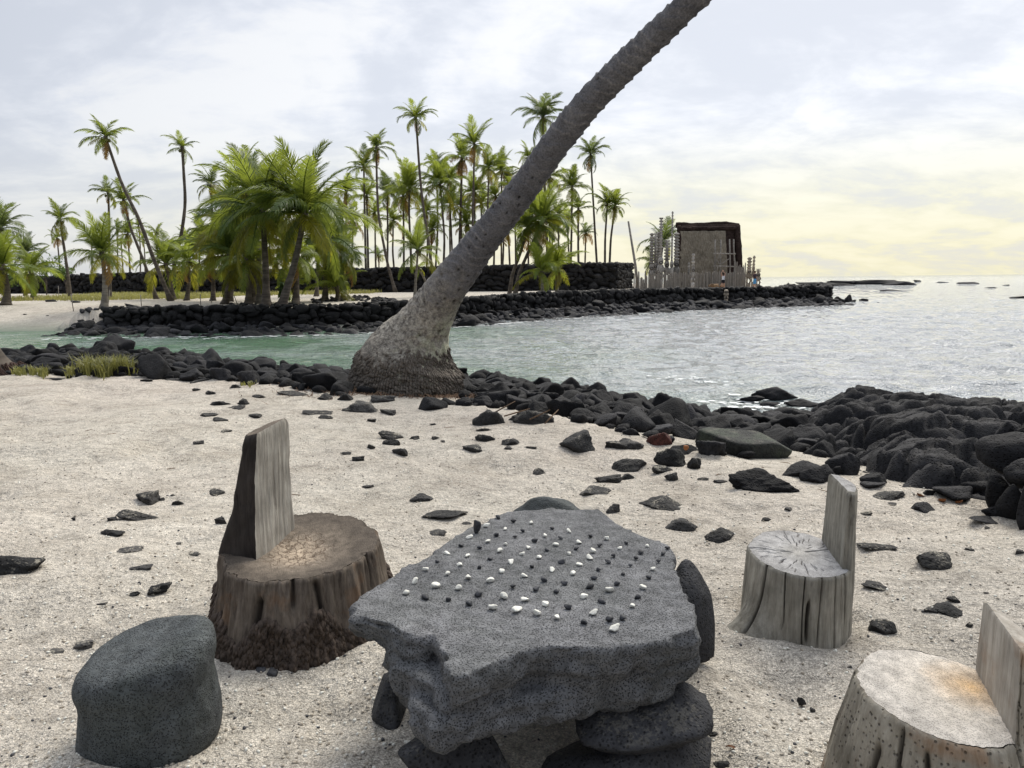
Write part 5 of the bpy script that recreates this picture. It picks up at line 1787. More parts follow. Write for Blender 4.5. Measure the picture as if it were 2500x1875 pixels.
def carved_figure(u, vb, vt, y, wpx, label, dress=.45, style=0, mat='carved', seed=0, ground=None, lean=0.0, yaw=0.0, crest_w=1.0):
    """a standing carved figure on a post: pedestal, legs, torso, arms, head, tall notched headdress"""
    b = PY(u, vb, y)
    z0 = gz(b.x, y) if ground is None else ground
    t = PY(u, vt, y)
    Ht = t.z - z0
    w = wpx / FPX * y / math.cos(PITCH)
    root = bpy.data.objects.new('carved_figure', None)
    col.objects.link(root)
    root.location = (b.x, y, z0)
    root.rotation_euler = (0, lean, yaw)
    tag(root, label, 'statue')
    hb = Ht * (1 - dress)                 # height of pedestal + body
    z_ped = hb * .30
    m = M[mat]

    def part(name, pieces):
        mb_ = MB()
        for (v, f) in pieces:
            mb_.add(v, f)
        return link(name, mb_.mesh(name, m, True), root)
    v, f = tube([(0, 0, -.2), (0, 0, z_ped * .5), (0, 0, z_ped)], [w * .40, w * .38, w * .42], 10)
    part('pedestal', [(v, f)])
    zl = hb * .52
    for s in (-1, 1):
        v, f = tube([(s * w * .22, -.02, z_ped), (s * w * .34, -w * .16, (z_ped + zl) / 2), (s * w * .20, 0, zl)], [w * .13, w * .17, w * .17], 8)
        part('leg', [(v, f)])
    zt = hb * .76
    part('torso', [ellip((0, 0, (zl + zt) / 2), (w * .36, w * .28, (zt - zl) * .62))])
    for s in (-1, 1):
        v, f = tube([(s * w * .30, 0, zt), (s * w * .50, -w * .05, (zl + zt) / 2), (s * w * .34, -w * .16, zl + .02)], [w * .13, w * .11, w * .09], 8)
        part('arm', [(v, f)])
    hd = part('head', [ellip((0, -w * .04, hb * .88), (w * .42, w * .34, hb * .135))])
    for s in (-1, 1):
        v, f = ellip((s * w * .19, -w * .36, hb * .92), (w * .09, w * .06, hb * .03), 1)
        link('eye', make_mesh('eye', v, f, m), hd)
    v, f = tube([(w * .27 * math.cos(a), -w * .36, hb * .83 + hb * .04 * math.sin(a)) for a in np.linspace(0, 6.283, 12)], w * .06, 6, False)
    link('mouth', make_mesh('mouth', v, f, M['cloth_black']), hd)
    # headdress: a post with a stack of notched flanges
    zd0, zd1 = hb * .97, Ht
    if zd1 - zd0 > .15:
        cw = w * crest_w
        v, f = tube([(0, 0, zd0), (0, 0, zd1)], [cw * .30, cw * .24], 8)
        hp = part('headdress', [(v, f)])
        nn = max(3, int((zd1 - zd0) / .30))
        for k in range(nn):
            zk = zd0 + (zd1 - zd0) * (k + .5) / nn
            hh = (zd1 - zd0) / nn
            if style == 1:
                v, f = box(0, 0, 0, cw * .95, w * .30, hh * .5)
                for s in (-1, 1):
                    sel = v[:, 0] * s > 0
                    v[sel, 2] += .10
            elif style == 2:
                v, f = ellip((0, 0, 0), (cw * .40, cw * .36, hh * .36), 2)
            else:
                v, f = tube([(0, 0, -hh * .32), (0, 0, hh * .05), (0, 0, hh * .30)], [cw * .30, cw * .48, cw * .34], 8)
            v = v + np.array([0, 0, zk])
            link('notch', make_mesh('notch', v, f, m, False), hp)
    return root


carved_figure(1590, 695, 569, 85.0, 13, 'carved figure with a notched crest at the outer end of the figure cluster', .55, 0, seed=1)
carved_figure(1599, 695, 570, 85.5, 11, 'slimmer carved figure just inside the outermost carved figure', .52, 1, seed=2)
carved_figure(1612, 695, 532, 84.0, 15, 'tall carved figure with a striped body and a thin knobbed mast', .55, 1, seed=3, crest_w=.62)
carved_figure(1607, 695, 566, 85.7, 13, 'carved figure standing behind the striped tall figure', .5, 0, seed=9)
carved_figure(1627, 695, 587, 85.0, 14, 'carved figure with slanting grooves on a broad square headdress', .42, 1, seed=4)
carved_figure(1639, 695, 516, 83.7, 10, 'tallest slender carved figure, topped by a long twisted mast', .64, 2, seed=5, crest_w=.62)
carved_figure(1650, 695, 568, 84.0, 15, 'broad carved figure with a scalloped headdress against the thatched house', .48, 0, seed=6)
carved_figure(1691, 699, 619, 79.2, 10, 'grey banded carved post standing before the fence', .36, 2, seed=7)
carved_figure(1681, 695, 641, 82.0, 7, 'short carved head showing just above the fence', .3, 2, seed=8)
carved_figure(1826, 704, 628, 79.0, 14, 'tan carved figure with a smaller figure on its head beside the man', .36, 2, mat='carved_warm', seed=10, lean=.03)
carved_figure(1836, 704, 624, 79.4, 8, 'thin tan carved figure rising behind the man', .30, 2, mat='carved_warm', seed=12, lean=.04)
carved_figure(1850, 705, 658, 78.0, 12, 'short square tan carved figure at the seaward end of the fence', .16, 1, mat='carved_warm', seed=11)
carved_figure(1772, 741, 707, 72.2, 11, 'small weathered stone-coloured figure set against the face of the sea wall', .0, 0, mat='carved_warm', seed=13, ground=PY(1772, 741, 72.2).z)
# leaning bare pole
lp = bpy.data.objects.new('leaning_pole', None)
p0, p1 = PY(1558, 690, 84), PY(1534, 540, 84)
mb = MB()
mb.tube([(p0.x, 84, .0), (p0.x * .7 + p1.x * .3, 84, p0.z * .7 + p1.z * .3), (p1.x, 84, p1.z)], [.17, .14, .10], 8)
o = link('leaning_pole', mb.mesh('leaning_pole', M['driftwood']))
tag(o, 'bare weathered pole leaning outward beside the carved figures', 'pole')
bpy.data.objects.remove(lp)

# offerings heaped before the fence
root = bpy.data.objects.new('offering_bundle', None)
col.objects.link(root)
p = PY(1752, 700, 79.0)
root.location = (p.x, 79.0, gz(p.x, 79.0))
tag(root, 'heap of brown and orange offerings in a woven wrapping before the fence', 'offerings')
for i in range(9):
    v, f = rock(2, 800 + i, rough=.05)
    s = random.uniform(.16, .30)
    link('bundle', make_mesh('bundle', v * np.array([s * 1.2, s, s]) + np.array([random.uniform(-.65, .65), random.uniform(-.2, .2), s * .8 + random.uniform(0, .25)]), f, M['offering']), root)

# ------------------------------------------------------------------ people
def capsule(a, b, ra, rb, seg=10):
    a, b = Vector(a), Vector(b)
    pts = [a.lerp(b, t) for t in (0, .33, .66, 1)]
    v, f = tube(pts, [ra, ra * .67 + rb * .33, ra * .33 + rb * .67, rb], seg)
    out = [(v, f)]
    for c, r in ((a, ra), (b, rb)):
        v, f = ico(2)
        out.append((v * r + np.array(c), [tuple(q) for q in f]))
    return out


def build_body(parent, pieces, mat, voxel=.016):
    mb = MB()
    for pc in pieces:
        for (v, f) in pc:
            mb.add(v, f)
    v, f, _ = remesh(np.concatenate(mb.v), mb.f, voxel, 3)
    return link('body', make_mesh('body', v, f, mat), parent)


def hand(wrist, d, s, r=.010):
    """palm and five fingers from the wrist along d"""
    w = Vector(wrist)
    d = Vector(d).normalized()
    side = d.cross(Vector((0, 1, 0)))
    side = side.normalized() if side.length > .1 else Vector((1, 0, 0))
    pc = capsule(w, w + d * .08, .028, .036)
    for k, L in enumerate((.075, .085, .08, .065)):
        base = w + d * .09 + side * (.03 - .02 * k)
        knee = base + d * L * .5 + Vector((0, -.008, 0))
        pc += capsule(base, knee, r, r * .95, 6) + capsule(knee, knee + d * L * .5 + Vector((0, -.02, 0)), r * .95, r * .8, 6)
    tb_ = w + d * .03 + side * .03
    pc += capsule(tb_, tb_ + d * .035 + side * .035, r * 1.2, r, 6) + capsule(tb_ + d * .035 + side * .035, tb_ + d * .065 + side * .04, r, r * .9, 6)
    return pc


def shell(parent, name, pieces, mat, voxel=.018):
    mb = MB()
    for pc in pieces:
        for (v, f) in pc:
            mb.add(v, f)
    v, f, _ = remesh(np.concatenate(mb.v), mb.f, voxel, 2)
    return link(name, make_mesh(name, v, f, mat), parent)


def head(c, s=1.0):
    c = np.array(c)
    v, f = ico(3)
    sk = v * np.array([.074, .092, .112]) * s + c
    sk[:, 1] -= .02 * s * (v[:, 2] < -.1) * (v[:, 1] < 0)
    pcs = [(sk, [tuple(q) for q in f])]
    v2, f2 = ico(1)
    for o_, r in (((0, -.098, -.015), (.013, .02, .024)), ((.077, 0, -.005), (.01, .018, .028)), ((-.077, 0, -.005), (.01, .018, .028)), ((0, -.088, -.058), (.026, .012, .010))):
        pcs.append((v2 * np.array(r) * s + c + np.array(o_) * s, [tuple(q) for q in f2]))
    return pcs


# the woman with raised arms, seen from behind
pw = PY(1765, 705, 75.5)
woman = bpy.data.objects.new('person', None)
col.objects.link(woman)
woman.location = (pw.x, 75.5, gz(pw.x, 75.5))
woman.rotation_euler = (0, 0, math.pi + .15)
tag(woman, 'person in a white tank top and black shorts with both arms raised to the head', 'person')
pcs = []
for s in (-1, 1):
    pcs += [capsule((s * .13, 0, .06), (s * .12, .01, .46), .040, .055), capsule((s * .12, .01, .46), (s * .085, 0, .86), .058, .082),
            capsule((s * .13, .02, .045), (s * .145, -.15, .03), .036, .028)]
    pcs += [capsule((s * .165, 0, 1.31), (s * .20, -.05, 1.57), .046, .038), capsule((s * .20, -.05, 1.57), (s * .07, -.10, 1.74), .037, .026)]
    pcs += [hand((s * .07, -.10, 1.74), (-s * .45, -.1, .8), s)]
pcs += [capsule((0, 0, .90), (0, 0, 1.06), .125, .105), capsule((0, 0, 1.06), (0, 0, 1.28), .105, .125), capsule((-.12, 0, 1.31), (.12, 0, 1.31), .06, .06), capsule((0, 0, 1.33), (0, 0, 1.44), .048, .045), head((0, -.01, 1.54))]
build_body(woman, pcs, M['skin'])
shell(woman, 'tank_top', [capsule((0, 0, .98), (0, 0, 1.08), .135, .118), capsule((0, 0, 1.08), (0, 0, 1.25), .118, .138), capsule((-.085, 0, 1.28), (-.085, 0, 1.35), .05, .035), capsule((.085, 0, 1.28), (.085, 0, 1.35), .05, .035)], M['shirt_white'])
shell(woman, 'shorts', [capsule((0, 0, .88), (0, 0, .98), .142, .125), capsule((.09, 0, .70), (.08, 0, .88), .095, .10), capsule((-.09, 0, .70), (-.08, 0, .88), .095, .10)], M['cloth_black'])
shell(woman, 'hair', [capsule((0, .025, 1.58), (0, .045, 1.52), .098, .092), capsule((0, .06, 1.5), (0, .10, 1.32), .075, .045)], M['hair'])

pm = PY(1842, 706, 77.4)
man = bpy.data.objects.new('person', None)
col.objects.link(man)
man.location = (pm.x, 77.4, gz(pm.x, 77.4))
man.rotation_euler = (0, 0, 1.9)
tag(man, 'person in a dark top and light blue shorts standing between the tan carved figures', 'person')
pcs = []
for s in (-1, 1):
    pcs += [capsule((s * .10, 0, .07), (s * .10, .01, .48), .045, .062), capsule((s * .10, .01, .48), (s * .085, 0, .90), .066, .09),
            capsule((s * .10, .03, .05), (s * .115, -.17, .035), .04, .032)]
    pcs += [capsule((s * .20, 0, 1.42), (s * .26, .02, 1.14), .052, .042), capsule((s * .26, .02, 1.14), (s * .24, -.10, .90), .041, .030)]
    pcs += [hand((s * .24, -.10, .90), (0, -.2, -1), s)]
pcs += [capsule((0, 0, .94), (0, 0, 1.12), .135, .13), capsule((0, 0, 1.12), (0, 0, 1.38), .13, .155), capsule((-.15, 0, 1.42), (.15, 0, 1.42), .07, .07), capsule((0, 0, 1.44), (0, -.01, 1.56), .056, .052), head((0, -.02, 1.66), 1.05)]
build_body(man, pcs, M['skin'])
shell(man, 'top', [capsule((0, 0, .98), (0, 0, 1.12), .15, .145), capsule((0, 0, 1.12), (0, 0, 1.36), .145, .17), capsule((-.15, 0, 1.42), (.15, 0, 1.42), .085, .085), capsule((.2, 0, 1.42), (.235, .01, 1.26), .07, .064), capsule((-.2, 0, 1.42), (-.235, .01, 1.26), .07, .064)], M['cloth_dark'])
shell(man, 'shorts', [capsule((0, 0, .92), (0, 0, 1.0), .155, .15), capsule((.095, 0, .56), (.085, 0, .92), .10, .11), capsule((-.095, 0, .56), (-.085, 0, .92), .10, .11)], M['cloth_blue'])
shell(man, 'hair', [capsule((0, .0, 1.715), (0, .035, 1.68), .092, .09)], M['hair'])

# ------------------------------------------------------------------ the big leaning palm
def leaning_palm():
    foot = PZ(1000, 955, -.16)
    y0 = foot.y + .35
    spec = [(985, 990, 256, y0), (986, 930, 244, y0), (993, 876, 228, y0), (1006, 844, 186, y0 - .02), (1036, 790, 130, y0 - .12), (1068, 736, 104, y0 - .25), (1092, 700, 95, y0 - .4), (1134, 645, 86, y0 - .55), (1178, 588, 79, y0 - .75), (1236, 515, 74, y0 - 1.0), (1293, 440, 71, y0 - 1.25), (1345, 365, 69, y0 - 1.5), (1420, 270, 67, y0 - 1.8), (1505, 180, 66, y0 - 2.1), (1600, 88, 64, y0 - 2.4), (1692, 0, 62, y0 - 2.7)]
    pts = [PY(u, v, y) for (u, v, w, y) in spec]
    rad = [w / 2 / FPX * y / math.cos(PITCH) * .985 for (u, v, w, y) in spec]
    d = (pts[-1] - pts[-2]).normalized()
    for k in range(1, 7):
        d = (d + Vector((-.01, .02, .06))).normalized()
        pts.append(pts[-1] + d * .9)
        rad.append(rad[-1] * .985)
    base = Vector((pts[0].x, pts[0].y, -.25))
    P_ = np.array([tuple(p - base) for p in pts])
    s = np.concatenate([[0], np.cumsum(np.linalg.norm(np.diff(P_, axis=0), axis=1))])
    n, seg = 620, 132
    q = np.linspace(0, s[-1], n)
    path = np.stack([np.interp(q, s, P_[:, k]) for k in range(3)], 1)
    r = np.interp(q, s, rad)
    for _ in range(36):
        path[1:-1] = .25 * path[:-2] + .5 * path[1:-1] + .25 * path[2:]
        r[1:-1] = .25 * r[:-2] + .5 * r[1:-1] + .25 * r[2:]
    fr = frames([Vector(p) for p in path])
    C = np.array([tuple(f[0]) for f in fr])
    T = np.array([tuple(f[1]) for f in fr])
    A = np.array([tuple(f[2]) for f in fr])
    B = np.array([tuple(f[3]) for f in fr])
    th = np.linspace(0, 2 * np.pi, seg, endpoint=False)
    TH, Q = np.meshgrid(th, q)
    RR = np.repeat(r[:, None], seg, 1)
    dirs = A[:, None, :] * np.cos(TH)[..., None] + B[:, None, :] * np.sin(TH)[..., None]
    S0 = C[:, None, :] + dirs * RR[..., None]
    p3 = S0.reshape(-1, 3)
    # leaf scars: irregular slanted ring steps, stronger above the lower third
    L = s[-1]
    vis_len = s[len(spec) - 1]
    along = Q / vis_len
    ph = Q * 7.0 + .55 * np.sin(TH + .7) + .9 * fbm(np.stack([np.cos(TH).ravel() * .8, np.sin(TH).ravel() * .8, Q.ravel() * 2.2], 1), 3).reshape(TH.shape) + .5 * np.sin(Q * 2.1)
    fr_ = ph - np.floor(ph)
    amp = sstep(along, .22, .42)
    scar = np.exp(-((fr_ - .91) / .07) ** 2)
    step = (fr_ - .5)
    disp = amp * (.014 * step + .007 * scar)
    rough = fbm(p3 * 9, 4).reshape(TH.shape)
    lowr = 1 - sstep(along, .16, .40)
    disp += (.007 + .016 * lowr) * rough + .014 * fbm(p3 * 2.2 + 5, 3).reshape(TH.shape)
    rag = fbm(np.stack([p3[:, 0] * 13, p3[:, 1] * 13, p3[:, 2] * 22], 1) + 7, 3).reshape(TH.shape)
    disp += .020 * lowr * np.clip(rag, -.2, .6)
    # bulging root bole with a lip and a notch on its right side
    hgt = S0[..., 2] + base.z + .16
    bole = np.exp(-((hgt - .33) / .20) ** 2)
    disp += .05 * bole * (1 + .5 * rough)
    disp += .10 * np.exp(-((hgt - .02) / .16) ** 2)
    rx = dirs[..., 0]
    disp += .06 * np.exp(-((hgt - .30) / .20) ** 2) * sstep(rx, .75, .98) * (1 + 1.2 * rag)
    # pits
    rg = np.random.default_rng(3)
    pit = np.zeros_like(TH)
    for k in range(105):
        qa = rg.uniform(.20, .66) if k < 90 else rg.uniform(.05, 1.0)
        qa = qa * vis_len
        ta = rg.choice([rg.uniform(0, 2 * np.pi), rg.normal(-1.9, .55)])
        i0 = np.searchsorted(q, qa)
        lo, hi = max(0, i0 - 14), min(n, i0 + 14)
        da = np.angle(np.exp(1j * (TH[lo:hi] - ta))) * RR[lo:hi]
        dq = Q[lo:hi] - qa
        sz_ = rg.uniform(.009, .018)
        g = np.exp(-((da / sz_) ** 2 + (dq / (sz_ * rg.uniform(.8, 1.8))) ** 2) * 1.2)
        pit[lo:hi] = np.maximum(pit[lo:hi], g)
    disp -= .028 * pit
    V = C[:, None, :] + dirs * (RR + disp)[..., None]
    V = V.reshape(-1, 3)
    root = bpy.data.objects.new('leaning_palm', None)
    col.objects.link(root)
    root.location = base
    tag(root, 'huge grey palm trunk leaning steeply over the cove from the rubble bank', 'palm tree')
    me = make_mesh('trunk', V, grid_faces(n, seg, True), M['big_trunk'])
    ca = me.color_attributes.new('along', 'FLOAT_COLOR', 'POINT')
    cd = np.stack([np.clip(along, 0, 1).ravel(), (amp * scar * sstep(fbm(p3 * 3 + 2, 3).reshape(TH.shape), -.25, .3)).ravel().clip(0, 1), np.clip(pit * 1.3, 0, 1).ravel(), np.ones(V.shape[0])], 1)
    ca.data.foreach_set('color', cd.astype(np.float32).ravel())
    tr_ = link('trunk', me, root)
    # root nubs thickly set on the bole
    ev = V.reshape(n, seg, 3)
    nb = rock(1, 3, planes=10, rough=.05)
    vs, fs, cnt = [], [], 0
    hh = ev[..., 2] + base.z + .16
    rgp = np.random.default_rng(9)
    cand = np.argwhere((hh > -.10) & (hh < .62))
    for k in rgp.integers(0, len(cand), 5200):
        i, j = cand[k]
        h_ = hh[i, j]
        if rgp.random() > 1.0 - sstep(h_, .34 + .1 * math.sin(j * .2), .60):
            continue
        p = ev[i, j]
        dvec = dirs[i, j]
        ss = rgp.uniform(.008, .020)
        ax = dvec * .6 + np.array([0, 0, -1.0])
        ax /= np.linalg.norm(ax)
        b_ = np.cross(ax, dvec)
        b_ /= np.linalg.norm(b_) + 1e-6
        c_ = np.cross(b_, ax)
        w = nb[0][:, :1] * b_ * ss + nb[0][:, 1:2] * c_ * ss + nb[0][:, 2:3] * ax * ss * rgp.uniform(1.3, 2.6)
        vs.append(w + p + dvec * ss * .4)
        fs.append(nb[1] + cnt)
        cnt += len(w)
    tag(link('root_nubs', make_mesh('root_nubs', np.concatenate(vs), np.concatenate(fs), M['root_nub'], False), tr_), kind='stuff')
    # thin roots running over the sand
    mb = MB()
    for k in range(300):
        a = rgp.uniform(math.pi * .85, math.pi * 2.08)
        r0 = rgp.uniform(.50, .66)
        ln = rgp.uniform(.12, .55) * (1.25 if a < math.pi * 1.35 else 1)
        pts_ = []
        a2 = a + rgp.uniform(-.25, .25)
        for t in np.linspace(0, 1, 6):
            rr_ = r0 + ln * t
            x = math.cos(a + (a2 - a) * t) * rr_ * 1.05
            y = math.sin(a + (a2 - a) * t) * rr_ * .95
            z = gz(base.x + x, base.y + y) - base.z + .10 * (1 - t) ** 2 * rgp.uniform(.5, 1.6) + .006
            pts_.append((x + rgp.uniform(-.015, .015), y + rgp.uniform(-.015, .015), z))
        w0 = rgp.uniform(.004, .010)
        mb.tube(pts_, [w0 * (1 - .6 * t) for t in np.linspace(0, 1, 6)], 5, False)
    tag(link('surface_roots', mb.mesh('surface_roots', M['litter']), root), kind='stuff')
    # crown, above the picture
    crown = link('crown', make_mesh('crown', ico(2)[0] * np.array([.2, .2, .35]), ico(2)[1], M['palm_trunk']), root, path[-1])
    az = 0.0
    for k in range(18):
        az += 2.4
        kind, el = (('up', 70), ('mid', 40), ('mid', 20))[k % 3]
        o = link('frond', random.choice(FM_D['frond'][kind]), crown)
        o.rotation_euler = (Matrix.Rotation(az, 4, 'Z') @ Matrix.Rotation(-math.radians(el), 4, 'Y')).to_euler()
        o.scale = (2.6, 2.6, 2.6)
    return root


leaning_palm()

# ------------------------------------------------------------------ stump seats
def set_crack(me, val):
    a = me.attributes.new('crack', 'FLOAT', 'POINT')
    a.data.foreach_set('value', np.asarray(val, np.float32))


def stump(name, label, center, prof, lean, back_dir, chord, h_seat, h_top, top_slope, mats, seed, cracks=(), seat_dip=.0, seat_slope=(0, 0), rough=.006, seg=420, nubs=None, back_taper=.93, root_flare=None, face_curve=0.0, nub_mat='root_nub_dark', radial=0, hollow=(0, 0), stretch=1.0, main_cracks=(), fibre=.002, half_w=.15):
    """prof: list of (z, radius); back_dir: angle of the backrest; chord: distance of its face from the axis"""
    root = bpy.data.objects.new(name, None)
    col.objects.link(root)
    root.location = center
    root.scale = (1, stretch, 1)
    tag(root, label, 'stump seat')
    rg = np.random.default_rng(seed)
    th = np.linspace(0, 2 * np.pi, seg, endpoint=False)
    pz_ = [p[0] for p in prof]
    pr_ = [p[1] for p in prof]

    def radius(th_, z):
        th_ = np.asarray(th_, float)
        z = np.asarray(z, float) + 0 * th_
        r = np.interp(z, pz_, pr_)
        c = np.stack([np.cos(th_) * 1.3, np.sin(th_) * 1.3, z * 1.5 + seed], -1).reshape(-1, 3)
        c2 = np.stack([np.cos(th_) * 7, np.sin(th_) * 7, z * 5 + seed], -1).reshape(-1, 3)
        c3 = np.stack([np.cos(th_) * 26, np.sin(th_) * 26, z * 5 + seed], -1).reshape(-1, 3)
        r = r * (1 + .07 * fbm(c, 3).reshape(th_.shape)) + rough * fbm(c2, 4).reshape(th_.shape) + fibre * fbm(c3, 3).reshape(th_.shape) * (1 - .75 * sstep(z, h_seat, h_seat + .15))
        if root_flare:
            for (ta, wd, amt, zz) in root_flare:
                r = r + amt * np.exp(-(np.angle(np.exp(1j * (th_ - ta))) / wd) ** 2) * np.exp(-np.clip(z, 0, 9) / zz)
        return r

    def crackv(th_, z):
        cv = np.zeros(np.shape(th_))
        for (ta, wd, zlo, zhi, wob) in cracks:
            c = ta + wob * np.sin(np.asarray(z) * 9 + ta * 5) * .5
            g = np.exp(-(np.angle(np.exp(1j * (th_ - c))) / wd) ** 2) * sstep(z, zlo - .03, zlo + .03) * (1 - sstep(z, zhi - .02, zhi + .02))
            cv = np.maximum(cv, g)
        return cv

    def axis(z):
        z = np.asarray(z, float)
        return np.stack([lean[0] * z, lean[1] * z], -1)

    def seat_z(x, y):
        rr = np.hypot(x - hollow[0], y - hollow[1]) / pr_[0]
        return h_seat + seat_slope[0] * x + seat_slope[1] * y - seat_dip * np.exp(-(rr / .42) ** 2)
    # body
    zn = 60
    k = np.linspace(0, 1, zn)
    TH, K = np.meshgrid(th, k)
    rs = radius(th, np.full(seg, h_seat))
    ax_s = axis(h_seat)
    zt = seat_z(rs * np.cos(th) + ax_s[0], rs * np.sin(th) + ax_s[1])
    Z = -.08 + (zt[None, :] + .08) * K
    R = radius(TH, Z)
    cv = crackv(TH, Z)
    R2 = R - .022 * cv
    R2[-1] -= .006
    A = axis(Z)
    V = np.stack([R2 * np.cos(TH) + A[..., 0], R2 * np.sin(TH) + A[..., 1], Z], -1).reshape(-1, 3)
    me = make_mesh('body', V, grid_faces(zn, seg, True), mats['side'])
    set_crack(me, cv.ravel())
    body = link('body', me, root)
    # seat
    nr = 60
    kr = np.linspace(0, 1, nr)
    TH, KR = np.meshgrid(th, kr)
    RR = rs[None, :] * KR - .006 * KR
    X = RR * np.cos(TH) + ax_s[0]
    Y = RR * np.sin(TH) + ax_s[1]
    Zs = seat_z(X, Y)
    cvs = np.zeros_like(X)
    if radial:
        p3 = np.stack([X.ravel() * 8, Y.ravel() * 8, 0 * X.ravel()], 1)
        wob = fbm(p3, 3).reshape(X.shape) * .25
        for i in range(radial):
            ta = rg.uniform(0, 6.283)
            r0 = rg.uniform(.25, .75)
            r1 = r0 + rg.uniform(.12, .35)
            cvs = np.maximum(cvs, np.exp(-(np.angle(np.exp(1j * (TH + wob - ta))) * np.maximum(RR, .02) / .0014) ** 2) * sstep(KR, r0, r0 + .04) * (1 - sstep(KR, r1 - .05, r1)) * .8)
        for ta in main_cracks:
            if True:
                cvs = np.maximum(cvs, np.exp(-(np.angle(np.exp(1j * (TH + wob * .5 - ta))) * np.maximum(RR, .02) / .003) ** 2) * sstep(KR, .10, .2))
    p3 = np.stack([X.ravel() * 30, Y.ravel() * 30, 0 * X.ravel()], 1)
    Zs = Zs + .0022 * fbm(p3, 3).reshape(X.shape) - .012 * cvs
    if seat_dip:
        p4 = np.stack([X.ravel() * 22, Y.ravel() * 22, 0 * X.ravel() + 3], 1)
        Zs = Zs + .010 * np.exp(-(np.hypot(X - hollow[0], Y - hollow[1]) / pr_[0] / .38) ** 2) * fbm(p4, 3).reshape(X.shape)
    V = np.stack([X, Y, Zs], -1).reshape(-1, 3)
    me = make_mesh('seat', V, grid_faces(nr, seg, True), mats['seat'])
    set_crack(me, cvs.ravel())
    link('seat', me, root)
    # backrest: the part of the trunk beyond a chord
    na, nc, nz, ns = 64, 40, 44, 10
    zz = np.linspace(0, 1, nz)
    Vo, Cv = [], []
    bd = np.array([math.cos(back_dir), math.sin(back_dir)])
    td = np.array([-bd[1], bd[0]])
    for kz in zz:
        z_nom = h_seat - .02 + (h_top - h_seat + .02) * kz
        rb = float(np.mean(radius(np.linspace(back_dir - .6, back_dir + .6, 9), np.full(9, z_nom))))
        c = chord * (1 + .02 * kz) + face_curve * math.sin(kz * math.pi)
        c = min(c, rb * .93)
        wd_ = half_w * (1 - (1 - back_taper) * kz)
        al = math.asin(min(.98, wd_ / rb))
        al = min(al, math.acos(c / rb))
        ta = np.linspace(back_dir - al, back_dir + al, na)
        r_ = radius(ta, np.full(na, z_nom))
        cvv = crackv(ta, np.full(na, z_nom))
        r_ = r_ - .02 * cvv
        a_ = axis(z_nom)
        arc = np.stack([r_ * np.cos(ta), r_ * np.sin(ta)], 1)
        e1 = bd * c + td * (arc[-1] @ td)
        e0 = bd * c + td * (arc[0] @ td)
        ts_ = np.linspace(0, 1, ns + 1)[1:][:, None]
        s1 = arc[-1][None, :] * (1 - ts_) + e1[None, :] * ts_
        s0 = e0[None, :] * (1 - ts_[::-1]) + arc[0][None, :] * ts_[::-1]
        s0 = np.concatenate([e0[None, :], s0[1:]]) if ns > 1 else e0[None, :]
        s0 = e0[None, :] * (1 - np.linspace(0, 1, ns + 1)[:-1][:, None]) + arc[0][None, :] * np.linspace(0, 1, ns + 1)[:-1][:, None]
        sw = .008 * fbm(np.stack([np.arange(ns) * .6, np.full(ns, z_nom * 16), np.full(ns, seed * 1.0)], 1), 3)
        s1 = s1 + td * sw[:, None]
        s0 = s0 - td * sw[:, None]
        tt = np.linspace(0, 1, nc + 2)[1:-1]
        ch = e1[None, :] * (1 - tt[:, None]) + e0[None, :] * tt[:, None]
        wv = .003 * fbm(np.stack([tt * 40, np.full(nc, z_nom * 6), 0 * tt + seed], 1), 3)
        ch = ch + bd[None, :] * wv[:, None]
        ring = np.concatenate([arc, s1, ch, s0])
        tz = (ring @ td)
        bz = (ring @ bd) - c
        zv = z_nom + kz ** 2 * (top_slope[0] * tz + top_slope[1] * bz)
        if kz > .93:
            sh_ = ((kz - .93) / .07) ** 2
            cen = ring.mean(0)
            ring = cen + (ring - cen) * (1 - .13 * sh_)
            zv = zv - .004 * sh_
        Vo.append(np.stack([ring[:, 0] + a_[0], ring[:, 1] + a_[1], zv], 1))
        Cv.append(np.concatenate([cvv, np.zeros(nc + 2 * ns)]))
    m_ = na + nc + 2 * ns
    V = np.concatenate(Vo)
    F = grid_faces(nz, m_, True)
    me = bpy.data.meshes.new('backrest')
    topc = Vo[-1].mean(0)
    V = np.concatenate([V, [topc]])
    fl = [tuple(q) for q in F] + [((nz - 1) * m_ + i, (nz - 1) * m_ + (i + 1) % m_, len(V) - 1) for i in range(m_)]
    bpy.data.meshes.remove(me)
    me = make_mesh('backrest', V, fl, None, True)
    me.materials.append(mats['bark'])
    me.materials.append(mats['face'])
    me.materials.append(mats['top'])
    mi = np.zeros(len(fl), np.int32)
    cols_ = np.tile(np.arange(m_), nz - 1)
    mi[:len(F)] = np.where((cols_ >= na + ns - 1) & (cols_ < na + ns + nc), 1, 0)
    mi[len(F):] = 2
    me.polygons.foreach_set('material_index', mi)
    sh = np.ones(len(fl), bool)
    sh[len(F):] = False
    me.polygons.foreach_set('use_smooth', sh)
    set_crack(me, np.concatenate(Cv + [np.zeros(1)]))
    sharp = me.attributes.new('sharp_edge', 'BOOLEAN', 'EDGE')
    ev = np.zeros(len(me.edges) * 2, np.int32)
    me.edges.foreach_get('vertices', ev)
    ev = ev.reshape(-1, 2)
    inr = (ev < nz * m_).all(1)
    ci = ev % m_
    se = inr & (ci[:, 0] == ci[:, 1]) & np.isin(ci[:, 0], [na + ns - 1, na + ns + nc])
    se |= inr & (ev // m_ == nz - 1).all(1)
    sharp.data.foreach_set('value', se)
    link('backrest', me, root)
